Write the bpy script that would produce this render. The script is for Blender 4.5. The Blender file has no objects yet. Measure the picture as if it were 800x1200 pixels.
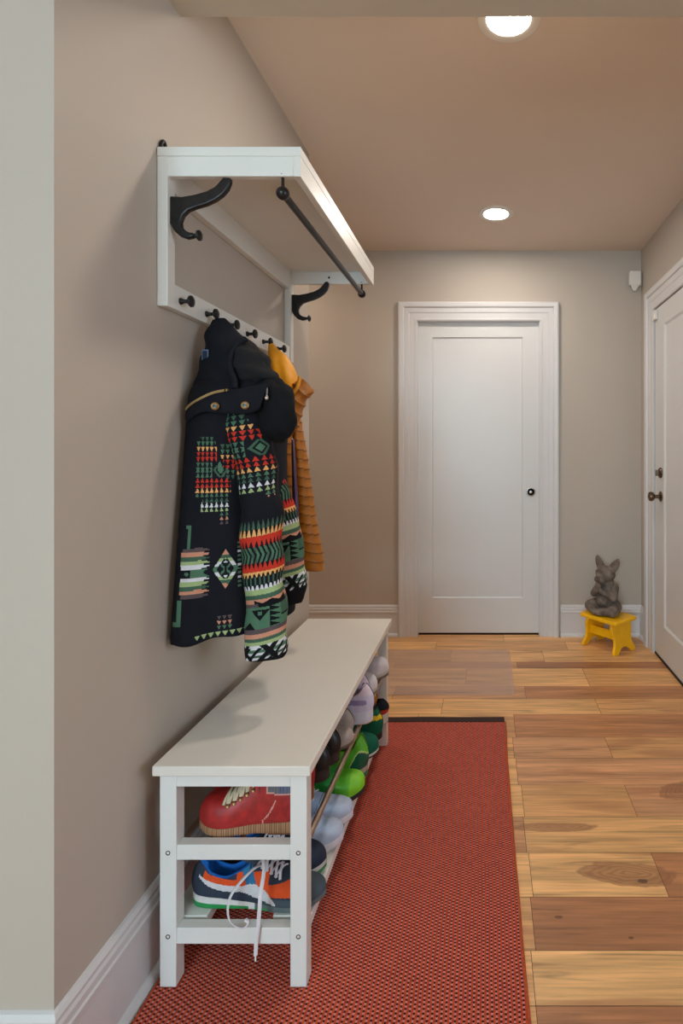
import bpy, math, random
from mathutils import Vector, noise
random.seed(7)
scn = bpy.context.scene
COL = scn.collection
PI = math.pi
F, CX, CY, EYE = 640.0, 568.0, 528.0, 1.2      # focal length (800x1200 px), principal point, eye height


def at(px, py, Y):
    """point of the place seen at (px, py) when it stands Y metres in front of the lens"""
    return Vector(((px - CX) * Y / F, Y, EYE - (py - CY) * Y / F))


# ------------------------------------------------------------------ colour + materials
def lin(c):
    c = c / 255.0
    return c / 12.92 if c <= 0.04045 else ((c + 0.055) / 1.055) ** 2.4


def rgb(r, g, b):
    return (lin(r), lin(g), lin(b), 1.0)


def nmat(name):
    m = bpy.data.materials.new(name)
    m.use_nodes = True
    nt = m.node_tree
    return m, nt, nt.nodes['Principled BSDF']


def N(nt, kind, **kw):
    n = nt.nodes.new(kind)
    for k, v in kw.items():
        setattr(n, k, v)
    return n


def pmat(name, col, rough=0.5, metal=0.0, var=0.06, vscale=30.0, bump=0.0, bscale=200.0, spec=0.5, coat=0.0, sheen=0.0, stretch=None):
    m, nt, b = nmat(name)
    tc = N(nt, 'ShaderNodeTexCoord')
    src = tc.outputs['Object']
    if stretch:
        mp = N(nt, 'ShaderNodeMapping')
        mp.inputs['Scale'].default_value = stretch
        nt.links.new(src, mp.inputs['Vector'])
        src = mp.outputs['Vector']
    nz = N(nt, 'ShaderNodeTexNoise')
    nz.inputs['Scale'].default_value = vscale
    nz.inputs['Detail'].default_value = 3
    nt.links.new(src, nz.inputs['Vector'])
    ramp = N(nt, 'ShaderNodeValToRGB')
    a, c = ramp.color_ramp.elements
    a.position, c.position = 0.3, 0.7
    a.color = [max(0, x * (1 - var)) for x in col[:3]] + [1]
    c.color = [min(1, x * (1 + var)) for x in col[:3]] + [1]
    nt.links.new(nz.outputs['Fac'], ramp.inputs['Fac'])
    nt.links.new(ramp.outputs['Color'], b.inputs['Base Color'])
    b.inputs['Roughness'].default_value = rough
    b.inputs['Metallic'].default_value = metal
    b.inputs['Specular IOR Level'].default_value = spec
    b.inputs['Coat Weight'].default_value = coat
    b.inputs['Sheen Weight'].default_value = sheen
    if bump:
        n2 = N(nt, 'ShaderNodeTexNoise')
        n2.inputs['Scale'].default_value = bscale
        nt.links.new(src, n2.inputs['Vector'])
        bp = N(nt, 'ShaderNodeBump')
        bp.inputs['Strength'].default_value = bump
        bp.inputs['Distance'].default_value = 0.002
        nt.links.new(n2.outputs['Fac'], bp.inputs['Height'])
        nt.links.new(bp.outputs['Normal'], b.inputs['Normal'])
    return m


def amat(name, rough=0.7, bump=0.25, bscale=400.0, sheen=0.0, spec=0.4, coat=0.0):
    """cloth / leather whose dyed pattern sits in the mesh's own colour attribute"""
    m, nt, b = nmat(name)
    at_ = N(nt, 'ShaderNodeAttribute', attribute_name='Col')
    tc = N(nt, 'ShaderNodeTexCoord')
    nz = N(nt, 'ShaderNodeTexNoise')
    nz.inputs['Scale'].default_value = 60
    nt.links.new(tc.outputs['Object'], nz.inputs['Vector'])
    mr = N(nt, 'ShaderNodeMapRange')
    mr.inputs['To Min'].default_value = 0.85
    mr.inputs['To Max'].default_value = 1.15
    nt.links.new(nz.outputs['Fac'], mr.inputs['Value'])
    mx = N(nt, 'ShaderNodeVectorMath', operation='SCALE')
    nt.links.new(at_.outputs['Color'], mx.inputs[0])
    nt.links.new(mr.outputs['Result'], mx.inputs['Scale'])
    nt.links.new(mx.outputs['Vector'], b.inputs['Base Color'])
    b.inputs['Roughness'].default_value = rough
    b.inputs['Specular IOR Level'].default_value = spec
    b.inputs['Sheen Weight'].default_value = sheen
    b.inputs['Coat Weight'].default_value = coat
    n2 = N(nt, 'ShaderNodeTexNoise')
    n2.inputs['Scale'].default_value = bscale
    nt.links.new(tc.outputs['Object'], n2.inputs['Vector'])
    bp = N(nt, 'ShaderNodeBump')
    bp.inputs['Strength'].default_value = bump
    bp.inputs['Distance'].default_value = 0.001
    nt.links.new(n2.outputs['Fac'], bp.inputs['Height'])
    nt.links.new(bp.outputs['Normal'], b.inputs['Normal'])
    return m


def emat(name, col, strength):
    m, nt, b = nmat(name)
    b.inputs['Base Color'].default_value = col
    b.inputs['Emission Color'].default_value = col
    b.inputs['Emission Strength'].default_value = strength
    return m


WALL = pmat('wall_paint', rgb(187, 177, 165), 0.6, var=0.012, vscale=4, bump=0.08, bscale=260, spec=0.3)
CEIL = pmat('ceiling_paint', rgb(222, 208, 194), 0.75, var=0.01, vscale=3, bump=0.05, bscale=220, spec=0.2)
TRIM = pmat('trim_paint', rgb(212, 211, 211), 0.38, var=0.012, vscale=6, spec=0.45)
DOOR = pmat('door_paint', rgb(214, 214, 213), 0.33, var=0.01, vscale=5, spec=0.5, bump=0.03, bscale=60)
FURN = pmat('white_lacquer', rgb(222, 222, 216), 0.36, var=0.012, vscale=8, spec=0.45)
BTOP = pmat('bench_top_lacquer', rgb(222, 216, 206), 0.42, var=0.015, vscale=5, spec=0.4)
IRON = pmat('black_iron', rgb(38, 37, 37), 0.32, metal=0.5, var=0.2, vscale=60, bump=0.1, bscale=300)
BRONZE = pmat('dark_bronze', rgb(108, 90, 74), 0.26, metal=0.95, var=0.15, vscale=60)
NICKEL = pmat('satin_nickel', rgb(190, 182, 172), 0.42, metal=1.0, var=0.05)
ROD = pmat('brushed_steel_tube', rgb(176, 160, 142), 0.33, metal=0.85, var=0.08, vscale=80)
GAPDARK = pmat('gap_shade', rgb(24, 24, 25), 0.6, var=0.1)  # near-black standing in for shade in the gap below the side door
WPLAS = pmat('white_plastic', rgb(226, 222, 214), 0.45, var=0.01)
YEL = pmat('yellow_gloss_paint', rgb(252, 190, 4), 0.36, var=0.05, vscale=20, spec=0.5, bump=0.05, bscale=60)
CLOTH = amat('dyed_cloth', 0.85, 0.3, 500, sheen=0.0, spec=0.2)
LEATHER = amat('shoe_leather', 0.42, 0.25, 250, spec=0.5)
SUEDE = amat('shoe_suede', 0.85, 0.3, 500, spec=0.25)
RUBBER = amat('shoe_rubber', 0.55, 0.15, 300, spec=0.4)
PUFF = amat('quilted_nylon', 0.5, 0.15, 300, spec=0.4)
BRASS = pmat('antique_brass', rgb(150, 120, 78), 0.38, metal=0.9, var=0.1, vscale=100)
LACEM = pmat('white_lace', rgb(216, 212, 214), 0.8, var=0.06, vscale=300)


# ------------------------------------------------------------------ mesh builder
class MB:
    def __init__(s):
        s.v, s.f, s.c, s.m = [], [], [], []

    def add(s, vs, fs, col=None, mi=0):
        o = len(s.v)
        s.v += [Vector(p) for p in vs]
        for i, f in enumerate(fs):
            s.f.append([o + k for k in f])
            s.c.append(col[i] if isinstance(col, list) else col)
            s.m.append(mi)
        return s

    def box(s, x0, x1, y0, y1, z0, z1, mi=0, col=None):
        x0, x1 = min(x0, x1), max(x0, x1)
        y0, y1 = min(y0, y1), max(y0, y1)
        z0, z1 = min(z0, z1), max(z0, z1)
        vs = [(x0, y0, z0), (x1, y0, z0), (x1, y1, z0), (x0, y1, z0), (x0, y0, z1), (x1, y0, z1), (x1, y1, z1), (x0, y1, z1)]
        return s.add(vs, [(0, 3, 2, 1), (4, 5, 6, 7), (0, 1, 5, 4), (1, 2, 6, 5), (2, 3, 7, 6), (3, 0, 4, 7)], col, mi)

    def grid(s, P, cj=False, col=None, cap=False, mi=0):
        """P[i][j]; cj closes along j; cap fills the first and last ring"""
        n, k = len(P), len(P[0])
        vs = [p for r in P for p in r]
        fs, cs = [], []
        for i in range(n - 1):
            for j in range(k if cj else k - 1):
                j2 = (j + 1) % k
                fs.append((i * k + j, i * k + j2, (i + 1) * k + j2, (i + 1) * k + j))
                cs.append(col(i, j) if callable(col) else col)
        if cap:
            fs.append(tuple(range(k - 1, -1, -1)))
            fs.append(tuple((n - 1) * k + j for j in range(k)))
            cs += [cs[0], cs[-1]]
        return s.add(vs, fs, cs, mi)

    def tube(s, pts, r, n=10, col=None, mi=0, flat=1.0, cap=True):
        pts = [Vector(p) for p in pts]
        P, prev = [], None
        for i, p in enumerate(pts):
            d = (pts[min(i + 1, len(pts) - 1)] - pts[max(i - 1, 0)]).normalized()
            if prev is None:
                up = Vector((0, 0, 1)) if abs(d.z) < 0.9 else Vector((1, 0, 0))
                a = d.cross(up).normalized()
            else:
                a = (prev - d * prev.dot(d)).normalized()
            prev = a
            b = d.cross(a)
            rr = r[i] if isinstance(r, (list, tuple)) else r
            P.append([p + a * math.cos(2 * PI * j / n) * rr + b * math.sin(2 * PI * j / n) * rr * flat for j in range(n)])
        return s.grid(P, True, col, cap, mi)

    def lathe(s, origin, axis, prof, n=24, mi=0, col=None):
        """prof: (distance along axis, radius)"""
        o, ax = Vector(origin), Vector(axis).normalized()
        up = Vector((0, 0, 1)) if abs(ax.z) < 0.9 else Vector((1, 0, 0))
        a = ax.cross(up).normalized()
        b = ax.cross(a)
        P = [[o + ax * t + (a * math.cos(2 * PI * j / n) + b * math.sin(2 * PI * j / n)) * max(r, 1e-5) for j in range(n)] for t, r in prof]
        return s.grid(P, True, col, True, mi)

    def prism(s, poly, f0, f1, mi=0, col=None):
        """poly: 2-D outline; f0/f1 map (a, b) to the two end faces"""
        n = len(poly)
        vs = [f0(*p) for p in poly] + [f1(*p) for p in poly]
        fs = [tuple(range(n))[::-1], tuple(range(n, 2 * n))] + [(i, (i + 1) % n, n + (i + 1) % n, n + i) for i in range(n)]
        return s.add(vs, fs, col, mi)

    def ell(s, c, r, n=14, m=9, rot=None, col=None):
        c = Vector(c)
        P = []
        for i in range(m + 1):
            th = PI * (0.0001 + 0.9998 * i / m)
            row = []
            for j in range(n):
                ph = 2 * PI * j / n
                p = Vector((r[0] * math.sin(th) * math.cos(ph), r[1] * math.sin(th) * math.sin(ph), r[2] * math.cos(th)))
                if rot:
                    p = rot @ p
                row.append(c + p)
            P.append(row)
        return s.grid(P, True, col, True)

    def build(s, name, mat, parent=None, local=False, smooth=40, bevel=0, seg=2, sub=0, solid=0, fixn=True):
        me = bpy.data.meshes.new(name)
        off = Vector((0, 0, 0)) if (parent is None or local) else abs_loc(parent)
        me.from_pydata([tuple(p - off) for p in s.v], [], s.f)
        for mt in (mat if isinstance(mat, (list, tuple)) else [mat]):
            me.materials.append(mt)
        me.polygons.foreach_set('material_index', s.m)
        if any(c is not None for c in s.c):
            ca = me.color_attributes.new('Col', 'FLOAT_COLOR', 'CORNER')
            arr = []
            for poly, c in zip(me.polygons, s.c):
                arr += list(c or (0.5, 0.5, 0.5, 1)) * poly.loop_total
            ca.data.foreach_set('color', arr)
        if fixn:
            import bmesh
            bm = bmesh.new()
            bm.from_mesh(me)
            bmesh.ops.recalc_face_normals(bm, faces=bm.faces)
            bm.to_mesh(me)
            bm.free()
        if smooth:
            me.polygons.foreach_set('use_smooth', [True] * len(me.polygons))
            me.set_sharp_from_angle(angle=math.radians(smooth))
        o = bpy.data.objects.new(name, me)
        COL.objects.link(o)
        if parent is not None:
            o.parent = parent
        if solid:
            md = o.modifiers.new('thickness', 'SOLIDIFY')
            md.thickness = solid
            md.offset = 0
        if bevel:
            md = o.modifiers.new('bevel', 'BEVEL')
            md.width, md.segments, md.limit_method = bevel, seg, 'ANGLE'
            md.angle_limit = math.radians(35)
        if sub:
            md = o.modifiers.new('sub', 'SUBSURF')
            md.levels = md.render_levels = sub
        return o


def abs_loc(o):
    v = Vector(o.location)
    while o.parent:
        o = o.parent
        v += o.location
    return v


def tag(o, label, cat, group=None):
    o['label'], o['category'] = label, cat
    if group:
        o['group'] = group
    return o


def thing(name, label, cat, loc, rz=0, group=None):
    o = bpy.data.objects.new(name, None)
    COL.objects.link(o)
    o.location, o.rotation_euler = loc, (0, 0, rz)
    o.empty_display_size = 0.05
    return tag(o, label, cat, group)


def struct(o):
    o['kind'] = 'structure'
    return o


def hermite(tab, x):
    if x <= tab[0][0]:
        return tab[0][1]
    if x >= tab[-1][0]:
        return tab[-1][1]
    for i in range(len(tab) - 1):
        if x <= tab[i + 1][0]:
            x0, y0 = tab[i]
            x1, y1 = tab[i + 1]
            h = x1 - x0
            t = (x - x0) / h

            def sl(k):
                if k == 0:
                    return (tab[1][1] - tab[0][1]) / (tab[1][0] - tab[0][0])
                if k == len(tab) - 1:
                    return (tab[-1][1] - tab[-2][1]) / (tab[-1][0] - tab[-2][0])
                a = (tab[k][1] - tab[k - 1][1]) / (tab[k][0] - tab[k - 1][0])
                b = (tab[k + 1][1] - tab[k][1]) / (tab[k + 1][0] - tab[k][0])
                return 0 if a * b <= 0 else 2 * a * b / (a + b)
            m0, m1 = sl(i), sl(i + 1)
            return (2 * t**3 - 3 * t**2 + 1) * y0 + (t**3 - 2 * t**2 + t) * h * m0 + (-2 * t**3 + 3 * t**2) * y1 + (t**3 - t**2) * h * m1


def cr(p0, p1, p2, p3, t):
    return 0.5 * ((2 * p1) + (-p0 + p2) * t + (2 * p0 - 5 * p1 + 4 * p2 - p3) * t * t + (-p0 + 3 * p1 - 3 * p2 + p3) * t**3)


def curve(pts, n, closed=False):
    pts = [Vector(p) for p in pts]
    k = len(pts)
    out = []
    segs = k if closed else k - 1
    for i in range(n):
        u = i / (n if closed else n - 1) * segs
        a = min(int(u), segs - 1)
        t = u - a
        if closed:
            q = [pts[(a + d) % k] for d in (-1, 0, 1, 2)]
        else:
            q = [pts[min(max(a + d, 0), k - 1)] for d in (-1, 0, 1, 2)]
        out.append(cr(*q, t))
    return out


def loft(rings, nv, nu, closed=True):
    cols = [curve([r[j] for r in rings], nv) for j in range(len(rings[0]))]
    return [curve([c[i] for c in cols], nu, closed) for i in range(nv)]


def displaced(P, fn, closed=True):
    n, k = len(P), len(P[0])
    out = []
    for i in range(n):
        row = []
        for j in range(k):
            jp, jm = ((j + 1) % k, (j - 1) % k) if closed else (min(j + 1, k - 1), max(j - 1, 0))
            a = P[i][jp] - P[i][jm]
            b = P[min(i + 1, n - 1)][j] - P[max(i - 1, 0)][j]
            nr = a.cross(b)
            nr = nr.normalized() if nr.length > 1e-12 else Vector((0, 0, 0))
            row.append(P[i][j] + nr * fn(i / (n - 1), j / k, P[i][j]))
        out.append(row)
    # outward check: flip if the displaced rings point to the inside
    return out


# ------------------------------------------------------------------ room measures
XL, XR, YB, YN, ZC = -0.768, 1.011, 3.536, 0.974, 2.493      # left wall, right wall, back wall, near corner, hall ceiling
YE = 2.385                                                    # far end of the left wall
RX0, RX1, RY0 = -3.0, 2.3, -3.2                               # room the camera stands in
T = 0.12


def solid_box(name, *b, mat=WALL):
    return struct(MB().box(*b).build(name, mat, smooth=0))


# left wall (its two ends are outside corners)
solid_box('wall_left', XL - T, XL, YN, YE, 0, ZC)
solid_box('wall_near_left', RX0, XL - T, YN, YN + T, 0, ZC)
solid_box('wall_near_right', XR + T, RX1, YN, YN + T, 0, ZC)
solid_box('wall_passage', -2.1, -2.1 + T, YN + T, YB, 0, ZC)
solid_box('wall_room_left', RX0 - T, RX0, RY0, YN + T, 0, ZC)
w = MB()
VY0, VY1 = -0.9, 0.5
w.box(RX1, RX1 + T, RY0, VY0, 0, ZC).box(RX1, RX1 + T, VY1, YN + T, 0, ZC).box(RX1, RX1 + T, VY0, VY1, 0, 0.75).box(RX1, RX1 + T, VY0, VY1, 2.1, ZC)
struct(w.build('wall_room_right', WALL, smooth=0))
w = MB()
w.box(RX1 + 0.03, RX1 + 0.09, VY0, VY0 + 0.05, 0.75, 2.1).box(RX1 + 0.03, RX1 + 0.09, VY1 - 0.05, VY1, 0.75, 2.1)
w.box(RX1 + 0.03, RX1 + 0.09, VY0 + 0.05, VY1 - 0.05, 0.75, 0.8).box(RX1 + 0.03, RX1 + 0.09, VY0 + 0.05, VY1 - 0.05, 2.05, 2.1)
struct(w.build('window_2', TRIM, smooth=0))

# back wall with the pocket-door opening
DX0, DX1, DZ = -0.436, 0.354, 2.036
w = MB()
outer = [(-2.1, 0), (DX0, 0), (DX0, DZ), (DX1, DZ), (DX1, 0), (XR + T, 0), (XR + T, ZC), (-2.1, ZC)]
w.prism(outer, lambda a, b: (a, YB, b), lambda a, b: (a, YB + T, b))
struct(w.build('wall_back', WALL, smooth=0))
# right wall with the side-door opening
SY0, SY1, SZ = 2.31, 3.245, 2.04
w = MB()
outer = [(YN, 0), (SY0, 0), (SY0, SZ), (SY1, SZ), (SY1, 0), (YB, 0), (YB, ZC), (YN, ZC)]
w.prism(outer, lambda a, b: (XR, a, b), lambda a, b: (XR + T, a, b))
struct(w.build('wall_right', WALL, smooth=0))
# wall behind the camera with a window
WX0, WX1, WZ0, WZ1 = -1.75, -0.3, 0.75, 2.1
w = MB()
w.box(RX0, WX0, RY0 - T, RY0, 0, ZC).box(WX1, RX1, RY0 - T, RY0, 0, ZC).box(WX0, WX1, RY0 - T, RY0, 0, WZ0).box(WX0, WX1, RY0 - T, RY0, WZ1, ZC)
struct(w.build('wall_behind', WALL, smooth=0))
w = MB()
t = 0.05
w.box(WX0, WX0 + t, RY0 - 0.09, RY0 - 0.03, WZ0, WZ1).box(WX1 - t, WX1, RY0 - 0.09, RY0 - 0.03, WZ0, WZ1)
w.box(WX0 + t, WX1 - t, RY0 - 0.09, RY0 - 0.03, WZ0, WZ0 + t).box(WX0 + t, WX1 - t, RY0 - 0.09, RY0 - 0.03, WZ1 - t, WZ1)
w.box(-1.045, -1.005, RY0 - 0.08, RY0 - 0.04, WZ0 + t, WZ1 - t)
struct(w.build('window_1', TRIM, smooth=0))

solid_box('light_block_back', DX0 - 0.2, DX1 + 0.2, YB + T, YB + T + 0.05, 0, ZC)  # unseen backing added to stop sky light leaking under the pocket door
solid_box('light_block_side', XR + T, XR + T + 0.05, SY0 - 0.2, SY1 + 0.2, 0, ZC)  # added out of sight, blocks outside light behind the side door
solid_box('ceiling', RX0 - T, RX1 + T, RY0 - T, YB + T, ZC, ZC + 0.1, mat=CEIL)
solid_box('trim_beam', RX0, RX1, YN + 0.0, 1.38, 2.296, ZC, mat=pmat('beam_paint', rgb(186, 174, 156), 0.6, var=0.01, vscale=4, spec=0.3))

# ------------------------------------------------------------------ floor
def floor_material():
    m, nt, b = nmat('hickory_planks')
    L = nt.links.new
    tc = N(nt, 'ShaderNodeTexCoord')
    col = N(nt, 'ShaderNodeAttribute', attribute_name='Col')
    seed = N(nt, 'ShaderNodeAttribute', attribute_name='seed')
    cmb = N(nt, 'ShaderNodeCombineXYZ')
    L(seed.outputs['Fac'], cmb.inputs['X'])
    L(seed.outputs['Fac'], cmb.inputs['Z'])
    add = N(nt, 'ShaderNodeVectorMath', operation='ADD')
    L(tc.outputs['Object'], add.inputs[0])
    L(cmb.outputs['Vector'], add.inputs[1])

    def noise_of(scale, detail, dist=0.0):
        mp = N(nt, 'ShaderNodeMapping')
        mp.inputs['Scale'].default_value = scale
        L(add.outputs['Vector'], mp.inputs['Vector'])
        nz = N(nt, 'ShaderNodeTexNoise')
        nz.inputs['Scale'].default_value = 1.0
        nz.inputs['Detail'].default_value = detail
        nz.inputs['Distortion'].default_value = dist
        L(mp.outputs['Vector'], nz.inputs['Vector'])
        return nz.outputs['Fac']
    fine = noise_of((5, 130, 1), 4)
    band = noise_of((1.5, 17, 1), 3, 0.6)
    streak = noise_of((2.2, 42, 1), 5, 1.2)
    heart = noise_of((1.3, 7, 1), 2, 0.8)

    def mrange(sock, a, c, lo, hi):
        r = N(nt, 'ShaderNodeMapRange')
        r.inputs['From Min'].default_value, r.inputs['From Max'].default_value = a, c
        r.inputs['To Min'].default_value, r.inputs['To Max'].default_value = lo, hi
        L(sock, r.inputs['Value'])
        return r.outputs['Result']

    def mul(a, c):
        r = N(nt, 'ShaderNodeMath', operation='MULTIPLY')
        L(a, r.inputs[0])
        L(c, r.inputs[1])
        return r.outputs[0]
    g = mul(mul(mrange(fine, 0.3, 0.7, 0.78, 1.14), mrange(band, 0.32, 0.68, 0.76, 1.14)), mrange(streak, 0.56, 0.68, 1.0, 0.62))
    sc = N(nt, 'ShaderNodeVectorMath', operation='SCALE')
    L(col.outputs['Color'], sc.inputs[0])
    L(g, sc.inputs['Scale'])
    # heartwood streaks inside some planks
    mx = N(nt, 'ShaderNodeMix', data_type='RGBA')
    L(mrange(heart, 0.56, 0.66, 0, 0.6), mx.inputs['Factor'])
    L(sc.outputs['Vector'], mx.inputs['A'])
    mx.inputs['B'].default_value = rgb(174, 118, 80)
    out = mx.outputs['Result']
    # knots with their own dark heart and growth rings
    for (kx, ky, rx, ry, ang, dark) in [(0.41, 1.548, 0.15, 0.046, -0.10, 0.0), (0.44, 1.522, 0.016, 0.008, 0, 1.0), (0.19, 1.405, 0.012, 0.005, 0, 0.8),
                                        (0.36, 1.345, 0.008, 0.004, 0, 0.9), (0.53, 1.36, 0.016, 0.01, 0, 1.0),
                                        (0.70, 1.93, 0.10, 0.05, 0.3, 0.0), (0.22, 1.74, 0.16, 0.022, 0.0, 0.0)]:
        mp = N(nt, 'ShaderNodeMapping', vector_type='TEXTURE')
        mp.inputs['Location'].default_value = (kx, ky, 0)
        mp.inputs['Rotation'].default_value = (0, 0, ang)
        mp.inputs['Scale'].default_value = (rx, ry, 1)
        L(tc.outputs['Object'], mp.inputs['Vector'])
        nz = N(nt, 'ShaderNodeTexNoise')
        nz.inputs['Scale'].default_value = 1.6
        L(mp.outputs['Vector'], nz.inputs['Vector'])
        ln = N(nt, 'ShaderNodeVectorMath', operation='LENGTH')
        L(mp.outputs['Vector'], ln.inputs[0])
        ad = N(nt, 'ShaderNodeMath', operation='MULTIPLY_ADD')
        L(nz.outputs['Fac'], ad.inputs[0])
        ad.inputs[1].default_value = 0.6
        L(ln.outputs['Value'], ad.inputs[2])
        sn = N(nt, 'ShaderNodeMath', operation='SINE')
        m5 = N(nt, 'ShaderNodeMath', operation='MULTIPLY')
        L(ad.outputs[0], m5.inputs[0])
        m5.inputs[1].default_value = 32
        L(m5.outputs[0], sn.inputs[0])
        fac = mul(mrange(ad.outputs[0], 1.18, 1.26, 0.8, 0.0), mrange(sn.outputs[0], -1, 1, 0.7, 1.0))
        mk = N(nt, 'ShaderNodeMix', data_type='RGBA')
        L(fac, mk.inputs['Factor'])
        L(out, mk.inputs['A'])
        c1, c2 = rgb(150, 100, 68), rgb(66, 42, 32)
        mk.inputs['B'].default_value = [c1[i] * (1 - dark) + c2[i] * dark for i in range(3)] + [1]
        out = mk.outputs['Result']
    L(out, b.inputs['Base Color'])
    L(mrange(fine, 0.2, 0.8, 0.3, 0.42), b.inputs['Roughness'])
    b.inputs['Specular IOR Level'].default_value = 0.4
    bp = N(nt, 'ShaderNodeBump')
    bp.inputs['Strength'].default_value = 0.08
    bp.inputs['Distance'].default_value = 0.001
    L(fine, bp.inputs['Height'])
    L(bp.outputs['Normal'], b.inputs['Normal'])
    return m


TONE = dict(L=rgb(240, 186, 124), M=rgb(228, 172, 114), D=rgb(198, 138, 92), P=rgb(216, 160, 114), K=rgb(182, 124, 84))
rows = [(3.56, 3.43, [(0.12, 'M'), (0.7, 'L'), (9, 'M')]), (3.43, 3.28, [(-0.3, 'L'), (0.50, 'M'), (9, 'L')]),
        (3.28, 3.10, [(-0.2, 'M'), (0.34, 'L'), (9, 'L')]), (3.10, 3.01, [(-0.5, 'L'), (0.18, 'P'), (9, 'K')]),
        (3.01, 2.78, [(-0.1, 'L'), (0.535, 'L'), (9, 'M')]), (2.78, 2.64, [(-0.45, 'M'), (0.2, 'P'), (9, 'D')]),
        (2.64, 2.485, [(-0.2, 'L'), (0.53, 'L'), (9, 'M')]), (2.485, 2.286, [(-0.3, 'M'), (0.13, 'L'), (9, 'D')]),
        (2.286, 2.13, [(0.115, 'M'), (0.50, 'P'), (9, 'M')]), (2.13, 1.96, [(0.12, 'L'), (9, 'P')]),
        (1.96, 1.79, [(0.13, 'L'), (0.50, 'M'), (9, 'P')]), (1.79, 1.63, [(0.125, 'P'), (9, 'L')]),
        (1.63, 1.468, [(0.13, 'L'), (0.495, 'L'), (9, 'D')]), (1.468, 1.311, [(0.122, 'M'), (9, 'K')]),
        (1.311, 1.18, [(0.11, 'L'), (9, 'L')]), (1.18, 1.02, [(0.11, 'M'), (9, 'K')])]
y = 1.02
while y > RY0:
    jx, seq = -1.4 + random.random(), []
    while jx < 2.4:
        seq.append((jx, random.choice('LLMMPD')))
        jx += 0.9 + 0.7 * random.random()
    rows.append((y, y - 0.16, seq + [(9, 'M')]))
    y -= 0.16
fb, seeds = MB(), []
gap = 0.0007
for (ya, yb_, seq) in rows:
    x0 = RX0 - T
    for (x1, tn) in seq:
        x1 = min(x1, RX1 + T)
        if x1 - x0 < 0.02:
            continue
        fb.add([(x0 + gap, yb_ + gap, 0), (x1 - gap, yb_ + gap, 0), (x1 - gap, ya - gap, 0), (x0 + gap, ya - gap, 0)], [(0, 1, 2, 3)], TONE[tn], 0)
        seeds.append(random.uniform(0, 40))
        x0 = x1
fb.box(RX0 - T, RX1 + T, RY0 - T, YB + T, -0.08, -0.0012, mi=1)
seeds += [0] * 6
fl = fb.build('floor', [floor_material(), pmat('plank_joint', rgb(70, 45, 30), 0.8)], smooth=0)
sa = fl.data.attributes.new('seed', 'FLOAT', 'FACE')
sa.data.foreach_set('value', seeds)
struct(fl)

# ------------------------------------------------------------------ trim: baseboards, casings
BASE = [(0, 0), (0.027, 0), (0.027, 0.008), (0.023, 0.016), (0.0145, 0.021), (0.0135, 0.022), (0.0135, 0.150), (0.0175, 0.153), (0.0175, 0.160),
        (0.0145, 0.164), (0.0145, 0.178), (0.011, 0.184), (0.0115, 0.192), (0.006, 0.2), (0, 0.202)]


def sweep_xy(path, prof, side=1):
    """sweep (offset, z) profile along a floor path; side=+1 puts it to the right of travel"""
    path = [Vector((p[0], p[1], 0)) for p in path]
    P = []
    for i, p in enumerate(path):
        def nrm(a, b):
            d = (b - a).normalized()
            return Vector((d.y, -d.x, 0)) * side
        if i == 0:
            n = nrm(path[0], path[1])
            k = 1
        elif i == len(path) - 1:
            n = nrm(path[-2], path[-1])
            k = 1
        else:
            n1, n2 = nrm(path[i - 1], p), nrm(p, path[i + 1])
            n = (n1 + n2).normalized()
            k = 1 / max(0.2, n.dot(n1))
        P.append([p + n * k * d + Vector((0, 0, z)) for d, z in prof])
    return P


def baseboard(name, path, side=1):
    return struct(MB().grid(sweep_xy(path, BASE, side), True, None, True).build(name, TRIM, smooth=25))


baseboard('baseboard_left', [(RX0, YN), (XL, YN), (XL, YE), (XL - T, YE)], 1)
baseboard('baseboard_back', [(-1.98, YB), (DX0 - 0.122, YB)], 1)
baseboard('baseboard_right', [(DX1 + 0.122 + 0.012, YB), (XR, YB), (XR, SY1 + 0.118)], 1)

CASE = [(0, 0), (0, 0.011), (0.006, 0.015), (0.014, 0.015), (0.018, 0.012), (0.05, 0.013), (0.056, 0.017), (0.084, 0.019), (0.088, 0.027),
        (0.1, 0.032), (0.112, 0.034), (0.12, 0.03), (0.122, 0.024), (0.122, 0)]


def casing(name, a0, a1, h, place):
    """mitred moulding round an opening a0..a1 wide and h high; place(a, z, d) -> point"""
    path = [(a0, 0.0, -1, 0), (a0, h, -1, 1), (a1, h, 1, 1), (a1, 0.0, 1, 0)]
    P = [[Vector(place(a + sa * u, z + sz * u, d)) for u, d in CASE] for a, z, sa, sz in path]
    return struct(MB().grid(P, True, None, True).build(name, TRIM, smooth=25))


casing('trim_1', DX0, DX1, DZ, lambda a, z, d: (a, YB - d, z))
casing('trim_2', SY0, SY1, SZ, lambda a, z, d: (XR - d, a, z))


def slab_mesh(w, h, t, x0, x1, z0, z1, dep=0.009, slope=0.004):
    """one-panel shaker slab in the x-z plane, face at y=0 looking to -y, sunk panel x0..x1, z0..z1"""
    m = MB()
    R = lambda a, b, c, d, y: [(a, y, c), (b, y, c), (b, y, d), (a, y, d)]
    vs = R(0, w, 0, h, 0) + R(x0, x1, z0, z1, 0) + R(x0 + slope, x1 - slope, z0 + slope, z1 - slope, dep) + R(0, w, 0, h, t)
    fs = []
    for a, b in ((0, 4), (4, 8)):
        fs += [(a + i, a + (i + 1) % 4, b + (i + 1) % 4, b + i) for i in range(4)]
    fs.append((8, 9, 10, 11))
    fs += [((i + 1) % 4, i, 12 + i, 12 + (i + 1) % 4) for i in range(4)]
    fs.append((15, 14, 13, 12))
    m.add(vs, fs)
    return m


def empty_struct(name, loc, rz=0):
    o = bpy.data.objects.new(name, None)
    COL.objects.link(o)
    o.location, o.rotation_euler = loc, (0, 0, rz)
    o['kind'] = 'structure'
    return o


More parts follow.
